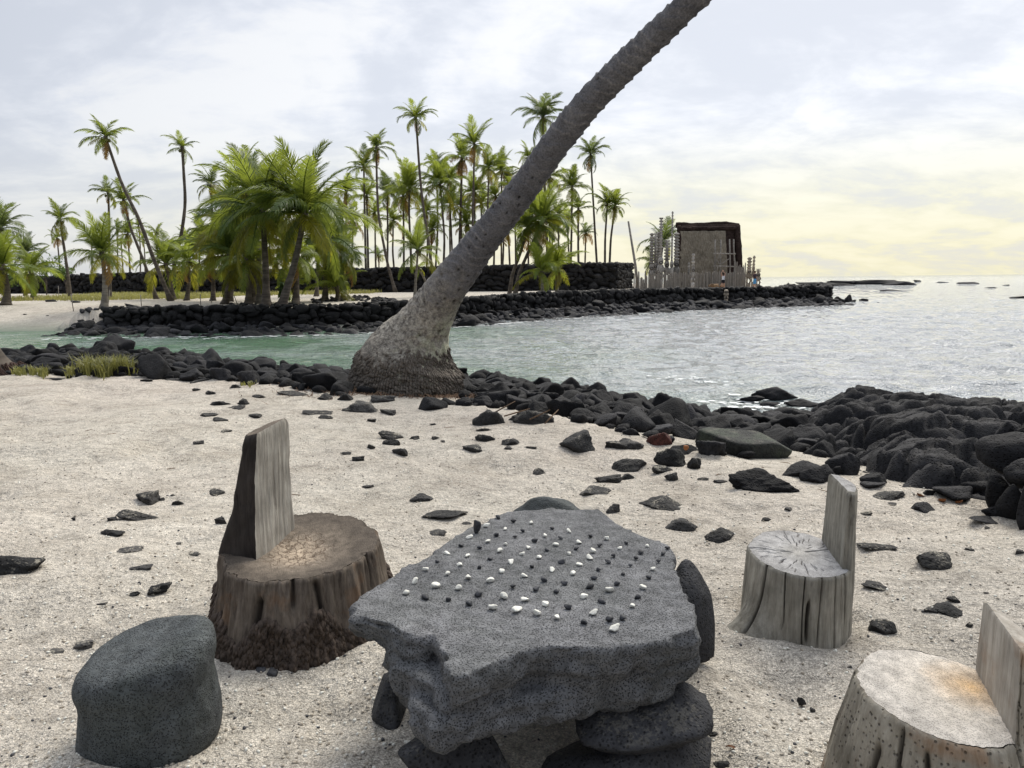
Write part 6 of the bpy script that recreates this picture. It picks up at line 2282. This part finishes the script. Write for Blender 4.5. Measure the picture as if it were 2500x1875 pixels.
    # root nubs near the ground
    if nubs:
        n_n, z0, z1, arc_ = nubs
        nbv, nbf = rock(1, seed, planes=10, rough=.05)
        vs, fs, cnt = [], [], 0
        nt = rg.uniform(arc_[0], arc_[1], n_n)
        nzv = rg.uniform(-.02, z1, n_n)
        nrv = radius(nt, nzv)
        for t, z, r_ in zip(nt, nzv, nrv):
            lim = z0 + (z1 - z0) * (.5 + .5 * math.sin(t * 3.0 + 1) * math.sin(t * 7))
            if z > lim:
                continue
            a_ = axis(z)
            dv = np.array([math.cos(t), math.sin(t), 0])
            ax = dv * rg.uniform(.3, 1.0) + np.array([0, 0, -1])
            ax /= np.linalg.norm(ax)
            b_ = np.array([-dv[1], dv[0], 0])
            c_ = np.cross(b_, ax)
            s_ = rg.uniform(.005, .011)
            w = nbv[:, :1] * b_ * s_ + nbv[:, 1:2] * c_ * s_ * .8 + nbv[:, 2:3] * ax * s_ * rg.uniform(1.4, 2.8)
            vs.append(w + np.array([dv[0] * (r_ + s_ * .3) + a_[0], dv[1] * (r_ + s_ * .3) + a_[1], z]))
            fs.append(nbf + cnt)
            cnt += len(w)
        tag(link('root_nubs', make_mesh('root_nubs', np.concatenate(vs), np.concatenate(fs), M[nub_mat], False), body), kind='stuff')
    return root


# palm stump with a high backrest, left of the game table
c0 = PZ(728, 1300, .34)
stump('palm_stump_seat', 'dark palm stump seat with a tall backrest and a bowl-worn pale seat', (c0.x, c0.y, gz(c0.x, c0.y)),
      [(-.08, .385), (.0, .372), (.10, .345), (.22, .318), (.34, .298), (.50, .250), (.8, .200)], (.02, .0), math.radians(168), .105, .34, .825, (-.08, -.25),
      dict(side=M['palm_bark'], seat=M['palm_seat'], bark=M['palm_bark_dark'], face=M['palm_back'], top=M['palm_bark']), 21,
      cracks=[(math.radians(300), .035, .16, .30, .1), (math.radians(340), .03, .18, .42, .1), (math.radians(262), .04, .10, .26, .1), (math.radians(225), .03, .05, .6, .1), (math.radians(280), .03, .22, .33, .1)],
      seat_dip=.045, rough=.018, nubs=(9000, .09, .21, (math.radians(140), math.radians(400))), back_taper=.80, half_w=.138, fibre=.012, face_curve=.008, hollow=(.05, -.03), stretch=1.22, seat_slope=(0, .06))

# grey weathered stump, right of the game table
c1 = PZ(1948, 1318, .30)
stump('grey_stump_seat', 'silver-grey weathered stump seat with a narrow upright back and split sides', (c1.x, c1.y, gz(c1.x, c1.y)),
      [(-.08, .225), (.0, .206), (.10, .202), (.30, .196), (.60, .190)], (.03, .0), math.radians(-8), .122, .30, .60, (.05, -.15),
      dict(side=M['grey_side'], seat=M['grey_seat'], bark=M['grey_side'], face=M['grey_side'], top=M['grey_seat']), 33,
      cracks=[(math.radians(207), .018, .02, .40, .06), (math.radians(232), .008, .1, .40, .05), (math.radians(252), .007, .0, .40, .05), (math.radians(268), .008, .05, .33, .05), (math.radians(285), .007, .0, .40, .03), (math.radians(300), .009, .0, .40, .04), (math.radians(322), .007, .0, .5, .03), (math.radians(345), .007, -.1, .7, .03), (math.radians(258), .022, .05, .19, .1), (math.radians(150), .01, .2, .4, .05)],
      rough=.006, seg=540, root_flare=[(math.radians(205), .34, .13, .07), (math.radians(190), .2, .06, .04)], radial=46, back_taper=.86, half_w=.118, stretch=1.25, seat_slope=(0, .06), main_cracks=(math.radians(168), math.radians(12)))

# pale stump cut by the corner of the picture
c2 = PZ(2290, 1688, .31)
stump('pale_stump_seat', 'pale freshly worn palm stump seat with an orange-stained top and pitted sides', (c2.x, c2.y, gz(c2.x, c2.y)),
      [(-.08, .262), (.0, .250), (.15, .222), (.31, .182), (.60, .165)], (.0, .0), math.radians(-20), .118, .31, .52, (.0, -.2),
      dict(side=M['pale_side'], seat=M['pale_seat'], bark=M['pale_side'], face=M['pale_back'], top=M['pale_back']), 45,
      cracks=[(math.radians(200), .035, .06, .22, .1), (math.radians(213), .02, .18, .29, .1), (math.radians(236), .028, .15, .26, .2), (math.radians(262), .022, .10, .18, .2), (math.radians(290), .012, .0, .3, .06), (math.radians(246), .03, .04, .10, .2)],
      rough=.008, back_taper=.95, half_w=.135, radial=0, stretch=1.2, seat_slope=(0, .05))

# ------------------------------------------------------------------ the game table
TZ = .42
top_px = [(1235, 1248), (1350, 1241), (1467, 1244), (1519, 1281), (1580, 1308), (1637, 1327), (1652, 1345), (1642, 1386), (1661, 1412), (1685, 1470), (1714, 1518), (1709, 1539), (1660, 1552), (1593, 1563), (1475, 1576), (1379, 1580), (1325, 1574), (1283, 1582), (1235, 1606), (1191, 1630), (1126, 1650), (1090, 1656), (1082, 1604), (1072, 1575), (1062, 1550), (1030, 1558), (986, 1552), (968, 1542), (951, 1526), (905, 1519), (868, 1500), (862, 1473), (885, 1449), (951, 1408), (1065, 1342), (1105, 1310), (1148, 1283)]
mid_px = [(940, 1575), (948, 1622), (975, 1655), (1030, 1685), (1086, 1722), (1191, 1698), (1290, 1652), (1380, 1648), (1480, 1645), (1600, 1630), (1708, 1596), (1700, 1500), (1640, 1400), (1500, 1300), (1260, 1290), (1100, 1370), (1000, 1480), (960, 1540)]
low_px = [(972, 1690), (975, 1730), (990, 1775), (1060, 1822), (1130, 1806), (1213, 1772), (1330, 1738), (1432, 1722), (1560, 1708), (1645, 1682), (1700, 1620), (1660, 1470), (1500, 1350), (1260, 1340), (1090, 1450), (1000, 1600)]


def outline(px, z, n, jit, seed):
    p = np.array([tuple(PZ(u, v, z))[:2] for u, v in px])
    q = np.concatenate([p, p[:1]])
    s = np.concatenate([[0], np.cumsum(np.linalg.norm(np.diff(q, axis=0), axis=1))])
    t = np.linspace(0, s[-1], n, endpoint=False)
    r = np.stack([np.interp(t, s, q[:, k]) for k in (0, 1)], 1)
    nz_ = np.stack([r[:, 0] * 9, r[:, 1] * 9, 0 * r[:, 0] + seed], 1)
    return r + jit * np.stack([fbm(nz_, 3), fbm(nz_ + 31, 3)], 1)


def inset(r, d):
    t = np.roll(r, -1, 0) - np.roll(r, 1, 0)
    t /= np.linalg.norm(t, axis=1)[:, None]
    nrm = np.stack([t[:, 1], -t[:, 0]], 1)
    a = .5 * np.sum(r[:, 0] * np.roll(r[:, 1], -1) - np.roll(r[:, 0], -1) * r[:, 1])
    if a < 0:
        nrm = -nrm
    return r - nrm * d


def layer(px, zref, levels, n=220, jit=.012, seed=0):
    base = outline(px, zref, n, jit, seed)
    V = np.concatenate([np.concatenate([inset(base, d), np.full((n, 1), z)], 1) for (z, d) in levels])
    f = [tuple(q) for q in grid_faces(len(levels), n, True)]
    f.append(tuple(range(n - 1, -1, -1)))
    f.append(tuple((len(levels) - 1) * n + k for k in range(n)))
    return V, f


mb = MB()
mb.add(*layer(top_px, TZ, [(.335, .012), (.35, .004), (.385, .0), (.412, .002), (TZ, .008)], seed=1, jit=.013))
mb.add(*layer(mid_px, .33, [(.255, .03), (.28, .008), (.315, .0), (.335, .008), (.345, .02)], seed=2))
mb.add(*layer(low_px, .25, [(.195, .075), (.205, .035), (.225, .012), (.255, .0), (.28, .004), (.30, .02)], seed=3, jit=.02))
v, f, nn = remesh(np.concatenate(mb.v), mb.f, .0070, 2)
side = 1 - sstep(nn[:, 2], .55, .95)
v = v + nn * (side * (.016 * (.55 - 3.2 * np.abs(fbm(v * 7, 3))) + .008 * fbm(v * 34, 3)) + .0022 * fbm(v * 24 + 4, 3) + .010 * side * np.clip(fbm(np.stack([v[:, 0] * 5, v[:, 1] * 5, v[:, 2] * 45], 1), 3), -.3, .8))[:, None]
v[:, 2] += .006 * fbm(np.stack([v[:, 0] * 2.5, v[:, 1] * 2.5, 0 * v[:, 0] + 8], 1), 2)
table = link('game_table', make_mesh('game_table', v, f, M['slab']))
tag(table, 'broad grey basalt slab table with a grid of black and white pebbles', 'stone table')


def support(u, v, w, h, y, seed, label, rot=(0, 0, 0), depth=.8, mat='slab_dark', planes=9, sub=4):
    p = PY(u, v, y)
    d = p.y * math.cos(PITCH) + (CAM_H - p.z) * math.sin(PITCH)
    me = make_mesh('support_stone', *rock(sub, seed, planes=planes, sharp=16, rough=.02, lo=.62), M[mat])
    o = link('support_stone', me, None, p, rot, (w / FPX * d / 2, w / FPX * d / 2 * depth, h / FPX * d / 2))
    tag(o, label, 'support stone')
    return o


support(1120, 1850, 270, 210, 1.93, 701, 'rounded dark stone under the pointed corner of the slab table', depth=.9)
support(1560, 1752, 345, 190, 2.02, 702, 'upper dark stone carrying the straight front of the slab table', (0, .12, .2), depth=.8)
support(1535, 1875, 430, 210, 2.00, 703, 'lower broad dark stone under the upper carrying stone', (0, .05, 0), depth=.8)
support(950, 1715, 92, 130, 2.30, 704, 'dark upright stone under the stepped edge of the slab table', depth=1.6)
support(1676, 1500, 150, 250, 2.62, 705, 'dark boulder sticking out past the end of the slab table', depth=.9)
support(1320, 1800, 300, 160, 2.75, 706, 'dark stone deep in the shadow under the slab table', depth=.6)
support(1335, 1262, 212, 110, 3.55, 707, 'smooth rounded grey boulder just beyond the slab table', (0, 0, .1), depth=.75, mat='seat_stone', planes=16)
# the rounded basalt seat stone in the foreground
def seat_stone():
    d, f = ico(5)
    s_ = (np.abs(d[:, 0]) ** 2.5 + np.abs(d[:, 1]) ** 2.5) ** (1 / 2.5)
    k = (s_ ** 9 + np.abs(d[:, 2]) ** 9) ** (-1 / 9)
    v = d * k[:, None]
    v = v / np.abs(v).max(0)
    h = (v[:, 2] + 1) / 2
    wid = 1.03 - .05 * h - .035 * np.exp(-((h - .62) / .16) ** 2) + .03 * np.exp(-((h - .80) / .1) ** 2)
    x = v[:, 0] * .194 * wid
    y = v[:, 1] * .175 * wid
    top = .282 + .20 * x + .16 * y
    z = -.05 + (top + .05) * h
    w = np.stack([x, y, z], 1)
    w += d * (.012 * fbm(w * 6, 4) + .008 * fbm(w * 3 + 3, 2) + .003 * fbm(w * 30, 2))[:, None]
    p = PZ(306, 1868, .0)
    o = link('seat_stone', make_mesh('seat_stone', w, f, M['seat_stone']), None, (p.x, p.y + .165, .0))
    tag(o, 'barrel-shaped dark grey basalt seat stone beside the palm stump seat', 'seat stone')


seat_stone()
# pale coral block at the foot of the table
p = PZ(1085, 1895, .10)
tag(link('coral_block', make_mesh('coral_block', *rock(4, 731, planes=10, sharp=16, rough=.03), M['coral']), None, (p.x, p.y, .07), (0, 0, .2), (.06, .05, .07)), 'pale coral block leaning at the foot of the slab table', 'coral block')

# ------------------------------------------------------------------ game pebbles
BLACK = [(725, 99), (840, 128), (1130, 181), (910, 203), (712, 233), (853, 245), (1193, 254), (1417, 240), (1003, 276), (446, 310), (588, 326), (1688, 293), (1485, 311), (1092, 345), (1312, 335), (1996, 331), (1963, 373), (1795, 362), (665, 413), (1590, 387), (1760, 405), (270, 432), (1204, 437), (1551, 434), (1928, 429), (583, 475), (978, 471), (1717, 461), (1477, 491), (1664, 525), (1445, 556), (1857, 551), (1068, 572), (1225, 597), (1617, 598), (1411, 620), (838, 620), (1009, 640), (580, 676), (1163, 660), (180, 705), (352, 719), (511, 750), (1770, 698), (1503, 734), (1252, 778), (1372, 888), (1560, 870), (1657, 855)]
WHITE = [(640, 162), (975, 140), (780, 185), (1256, 203), (1075, 235), (508, 251), (1541, 258), (650, 282), (780, 299), (1160, 303), (1332, 287), (1844, 314), (952, 328), (1637, 330), (345, 369), (735, 354), (1436, 356), (495, 390), (904, 377), (1259, 371), (1034, 402), (1411, 403), (438, 455), (818, 438), (1335, 456), (181, 492), (345, 522), (751, 506), (1132, 495), (1885, 488), (500, 550), (922, 537), (1287, 523), (103, 583), (257, 616), (667, 574), (424, 632), (33, 668), (773, 692), (927, 719), (1812, 627), (1558, 648), (1368, 697), (1730, 764), (1085, 754), (685, 780), (866, 797), (1019, 823), (1171, 853), (1440, 817), (1597, 934)]
TAB_MARKS = [('near the upright stone', PZ(1166, 1300, TZ)), ('near the overhanging corner', PZ(950, 1450, TZ)), ('near the straight front edge', PZ(1480, 1540, TZ)), ('near the boulder sticking out', PZ(1640, 1400, TZ)), ('near the smooth boulder beyond', PZ(1380, 1280, TZ)), ('in the middle', PZ(1330, 1390, TZ))]
BM_ = [make_mesh('black_pebble', *rock(3, 820 + i, planes=14, sharp=10, rough=.02, lo=.8), M['pebble']) for i in range(6)]
WM_ = [make_mesh('white_pebble', *rock(3, 840 + i, planes=10, sharp=12, rough=.07, lo=.6), M['coral']) for i in range(8)]
bpy.context.view_layer.update()
for lst, ms, nm, lab, grp in ((BLACK, BM_, 'black_pebble', 'small smooth black pebble set on the slab table', 'black game pebbles'), (WHITE, WM_, 'white_pebble', 'small white coral pebble set on the slab table', 'white game pebbles')):
    for (zx, zy) in lst:
        u, v = 980 + zx / 3.072, 1230 + zy / 3.072
        p = PZ(u, v + 2, TZ)
        big = 1.0 + .25 * (zy > 560)
        s = random.uniform(.0068, .0098) * big if nm[0] == 'b' else random.uniform(.0070, .0105) * big
        o = link(nm, random.choice(ms), None, (p.x, p.y, TZ + s * .45), rnd_rot(.3), (s * random.uniform(1.0, 1.5), s, s * random.uniform(.6, .85)))
        lm = nearest(p.x, p.y, TAB_MARKS)
        tag(o, f'{lab}, {lm}', 'pebble', f'{grp} {lm}')
p = PZ(1166, 1300, TZ)
tag(link('standing_stone', make_mesh('standing_stone', *rock(3, 861, planes=9, rough=.04), M['pebble']), None, (p.x, p.y, TZ + .022), (0, 0, .3), (.014, .012, .026)), 'upright dark pointed stone on the slab table edge', 'stone')

# loose rounded pebbles beside the palm stump
for (zx, zy, w) in ((975, 1235, 50), (1025, 1248, 58), (1065, 1215, 32), (1030, 1205, 40)):
    u, v = 100 + zx / 1.813, 960 + zy / 1.813
    p = PG(u, v)
    s = w / 1.813 / FPX * 2.9 / 2
    tag(link('loose_pebble', random.choice(BM_), None, (p.x, p.y, p.z + s * .3), rnd_rot(.2), (s, s * .8, s * .55)), 'smooth grey pebble in the small group on the sand by the palm stump', 'pebble', 'pebbles by the palm stump')

# ------------------------------------------------------------------ husks, leaf, twigs
for i, (u, v, w, lab) in enumerate(((2248, 1212, 22, 'orange-brown husk shell behind the rounded black stone'), (2300, 1224, 26, 'reddish curled husk strip on the sand before the lava shelf'), (2342, 1227, 18, 'tan and dark half husk on the sand beside the reddish strip'))):
    p = PG(u, v)
    s = w / FPX * p.y / 2
    d, f = ico(3)
    vv = d * np.array([s, s * .7, s * .6])
    vv[:, 2] = np.where(d[:, 2] > .1, -vv[:, 2] * .3, vv[:, 2]) + s * .5
    vv += d * (s * .2 * fbm(d * 3 + i, 3))[:, None]
    tag(link('coconut_husk', make_mesh('coconut_husk', vv, f, M['husk']), None, (p.x, p.y, p.z), (0, .3, i * 1.3)), lab, 'husk')
pp = PG(1793, 1832)
V = []
for t in np.linspace(0, 1, 9):
    w = .006 * math.sin(math.pi * min(1, t + .05))
    V += [(.05 * t - .025, -w, .008 + .004 * math.sin(t * 6)), (.05 * t - .025, 0, .004 + .004 * math.sin(t * 6)), (.05 * t - .025, w, .008 + .004 * math.sin(t * 6))]
tag(link('fallen_leaf', make_mesh('fallen_leaf', np.array(V), grid_faces(9, 3), M['husk']), None, (pp.x, pp.y, pp.z), (0, 0, -.4)), 'small reddish fallen leaf on the sand between table and pale stump', 'leaf')
tw = []
for i in range(26):
    x, y = random.uniform(-6, 4), random.uniform(2.2, 9)
    if abs(x) / y > .7:
        continue
    a = random.uniform(0, 3.14)
    L = random.uniform(.04, .14)
    mb = MB()
    pts_ = [(math.cos(a) * L * (t - .5), math.sin(a) * L * (t - .5) + .01 * math.sin(t * 4), .004) for t in (0, .35, .7, 1)]
    mb.tube(pts_, [.002, .003, .0025, .001], 5)
    tag(link('twig', mb.mesh('twig', M['litter']), None, (x, y, gz(x, y))), 'thin brown twig lying on the open sand', 'twig', 'twigs on the sand')

# driftwood sticks and white coral bits caught in the rubble bank
for i, (u, v, a, L) in enumerate(((1232, 1020, .5, .25), (1262, 1034, -.6, .3), (1347, 1045, .9, .22), (1318, 1040, -.3, .2))):
    p = PG(u, v)
    mb = MB()
    mb.tube([(math.cos(a) * L * (t - .5), math.sin(a) * L * (t - .5), .06 + .1 * t) for t in (0, .4, 1)], [.007, .008, .004], 6)
    tag(link('driftwood_stick', mb.mesh('driftwood_stick', M['litter']), None, p), 'brown driftwood stick caught at the sand side of the rubble bank', 'driftwood', 'driftwood sticks in the bank')

# ------------------------------------------------------------------ grass tufts on the near beach and the other palm foot
def tuft(u0, u1, v0, v1, n, h0, h1, label):
    pts_ = []
    cl = [(random.uniform(u0, u1), random.uniform(v0, v1)) for _ in range(7)]
    for _ in range(n):
        c = random.choice(cl)
        p = PZ(c[0] + random.gauss(0, (u1 - u0) * .09), c[1] + random.gauss(0, 2.5), -.08)
        pts_.append((p.x, p.y, gz(p.x, p.y)))
    return grass_patch('grass_tuft', label, pts_, M['grass'], h0, h1, .010, 1.0)


tuft(195, 310, 908, 922, 900, .15, .42, 'yellow-green grass tuft on the sand before the near boulders')
tuft(160, 215, 902, 912, 220, .08, .2, 'low thin grass beside the big tuft on the near sand')
tuft(45, 110, 910, 920, 300, .06, .18, 'short grass patch beside the red-brown palm foot')
tuft(590, 620, 930, 945, 120, .03, .08, 'dry yellowish weed clump near the leaning palm')

# foot of a second palm cut by the picture edge
p = PZ(-75, 918, -.1)
root = bpy.data.objects.new('coconut_palm', None)
col.objects.link(root)
root.location = (p.x, p.y + .5, -.12)
tag(root, 'red-brown rooty palm trunk at the edge of the near beach', 'palm tree')
n_, sg = 90, 60
zz = np.linspace(-.1, 8.5, n_)
TH, Zg = np.meshgrid(np.linspace(0, 2 * np.pi, sg, endpoint=False), zz)
Rg = .2 + .30 * np.exp(-np.clip(Zg, 0, 9) / .25)
p3 = np.stack([np.cos(TH).ravel() * 3, np.sin(TH).ravel() * 3, Zg.ravel() * 6], 1)
Rg = Rg + .02 * fbm(p3, 4).reshape(TH.shape)
V = np.stack([Rg * np.cos(TH) - .25 * Zg, Rg * np.sin(TH), Zg], -1).reshape(-1, 3)
link('trunk', make_mesh('trunk', V, grid_faces(n_, sg, True), M['palm_trunk']), root)
crown = link('crown', make_mesh('crown', ico(2)[0] * np.array([.24, .24, .4]), ico(2)[1], M['palm_trunk']), root, (-.25 * 8.5, 0, 8.5))
for k in range(18):
    kind, el = (('up', 70), ('mid', 38), ('low', 0))[k % 3]
    o = link('frond', random.choice(FM['frond'][kind]), crown)
    o.rotation_euler = (Matrix.Rotation(k * 2.4, 4, 'Z') @ Matrix.Rotation(-math.radians(el), 4, 'Y')).to_euler()
    o.scale = (2.5, 2.5, 2.5)
mb = MB()
rgp = np.random.default_rng(12)
for k in range(160):
    a = rgp.uniform(-2.4, .9)
    r0 = rgp.uniform(.3, .45)
    ln = rgp.uniform(.1, .4)
    w0 = rgp.uniform(.006, .014)
    mb.tube([(math.cos(a) * (r0 + ln * t), math.sin(a) * (r0 + ln * t), .13 * (1 - t) ** 2 * rgp.uniform(.3, 1.3) + .02) for t in (0, .33, .66, 1)], [w0, w0, w0 * .8, w0 * .4], 5, False)
tag(link('surface_roots', mb.mesh('surface_roots', mat_simple('red_roots', (.085, .05, .038), .9, .35, 60, .003)), root), kind='stuff')

# brown fibre litter round the leaning palm
lp_ = PZ(985, 955, -.16)
pts = []
rgq = random.Random(31)
while len(pts) < 3200:
    a = rgq.uniform(math.pi * .8, math.pi * 2.15)
    rr = .5 + abs(rgq.gauss(0, .42)) * (1.5 if a < math.pi * 1.4 else 1.0)
    x, y = lp_.x + math.cos(a) * rr * 1.1, lp_.y + .35 + math.sin(a) * rr * .9
    pts.append((x, y, gz(x, y) + .004))
V, F = [], []
for (x, y, z) in pts:
    a = rgq.uniform(0, 6.283)
    L = rgq.uniform(.03, .13)
    w = rgq.uniform(.003, .008)
    dx, dy = math.cos(a), math.sin(a)
    k = len(V)
    zt = z + rgq.uniform(.0, .05)
    V += [(x - dy * w, y + dx * w, z), (x + dy * w, y - dx * w, z), (x + dx * L + dy * w * .5, y + dy * L - dx * w * .5, zt), (x + dx * L - dy * w * .5, y + dy * L + dx * w * .5, zt)]
    F.append((k, k + 1, k + 2, k + 3))
mb = MB()
mb.add(np.array(V), F)
tag(link('fibre_litter', mb.mesh('fibre_litter', mat_simple('fibre_litter', (.17, .10, .062), .9, .45, 40, 0), False)), 'brown fibre litter spread on the sand round the leaning palm foot', 'litter', kind='stuff')

# broken foam lying on the water along the rocks
V, F = [], []


def foam_patch(x, y, s, el=1.8):
    n_ = rgq.randint(6, 9)
    k = len(V)
    a0 = rgq.uniform(0, 6.28)
    zc = float(water_z(np.array([x]), np.array([y]))[0]) + .035
    for i in range(n_):
        a = a0 + 6.283 * i / n_
        r = s * rgq.uniform(.45, 1.1)
        V.append((x + math.cos(a) * r * el, y + math.sin(a) * r, zc))
    F.append(tuple(range(k, k + n_)))


for _ in range(70):
    u, v = rgq.gauss(1860, 75), rgq.gauss(990, 12)
    p = PZ(u, v, WATER_Z)
    foam_patch(p.x, p.y, rgq.uniform(.02, .09))
for _ in range(60):
    u = rgq.gauss(1705, 40)
    p = PZ(u, 932 + (u - 1705) * .10 + rgq.gauss(0, 4), WATER_Z)
    foam_patch(p.x, p.y, rgq.uniform(.015, .06), 1.8)
for _ in range(420):
    x = rgq.uniform(-24, LAND_END)
    y = float(np.interp(x, WX, WY)) - (5.0 if x < -2 else (5.3 if x < 12 else 4.0)) - abs(rgq.gauss(0, .7))
    foam_patch(x, y, rgq.uniform(.05, .14), 2.2)
mb = MB()
mb.add(np.array(V), F)
tag(link('sea_foam', mb.mesh('sea_foam', M['foam'], False)), 'broken white foam floating where the water meets the rocks', 'foam', kind='stuff')

# ------------------------------------------------------------------ loose coral chips on the near sand
vs, fs, n = [], [], 0
cv, cf = ico(1)
rgc = np.random.default_rng(77)
chip_pts = []
for _ in range(9000):
    y = 1.6 + 6.5 * rgc.random() ** 1.8
    x = rgc.uniform(-.75, .75) * y
    chip_pts.append((x, y))
cz = ground_z(np.array([q[0] for q in chip_pts]), np.array([q[1] for q in chip_pts]))
MATS = [M['coral'], M['pebble'], mat_simple('tan_chip', (.42, .37, .30), .9, .3, 90, 0)]
grp_v = [[], [], []]
grp_f = [[], [], []]
cnt = [0, 0, 0]
for (x, y), z in zip(chip_pts, cz):
    k = rgc.choice(3, p=[.36, .08, .56])
    s = rgc.uniform(.0022, .006) * (1.0 if k else 1.0)
    w = (cv * (1 + .3 * rgc.random((len(cv), 1))) * np.array([s * 1.3, s, s * .7])) @ rot_np((rgc.uniform(-.5, .5), rgc.uniform(-.5, .5), rgc.uniform(0, 6))).T + np.array([x, y, z + s * .3])
    grp_v[k].append(w)
    grp_f[k].append(cf + cnt[k])
    cnt[k] += len(w)
for k, (nm, lab) in enumerate((('coral_chips', 'white coral chips scattered through the coarse sand'), ('lava_chips', 'tiny black lava chips scattered through the coarse sand'), ('shell_chips', 'tan shell chips scattered through the coarse sand'))):
    tag(link(nm, make_mesh(nm, np.concatenate(grp_v[k]), np.concatenate(grp_f[k]), MATS[k], False)), lab, 'gravel', kind='stuff')
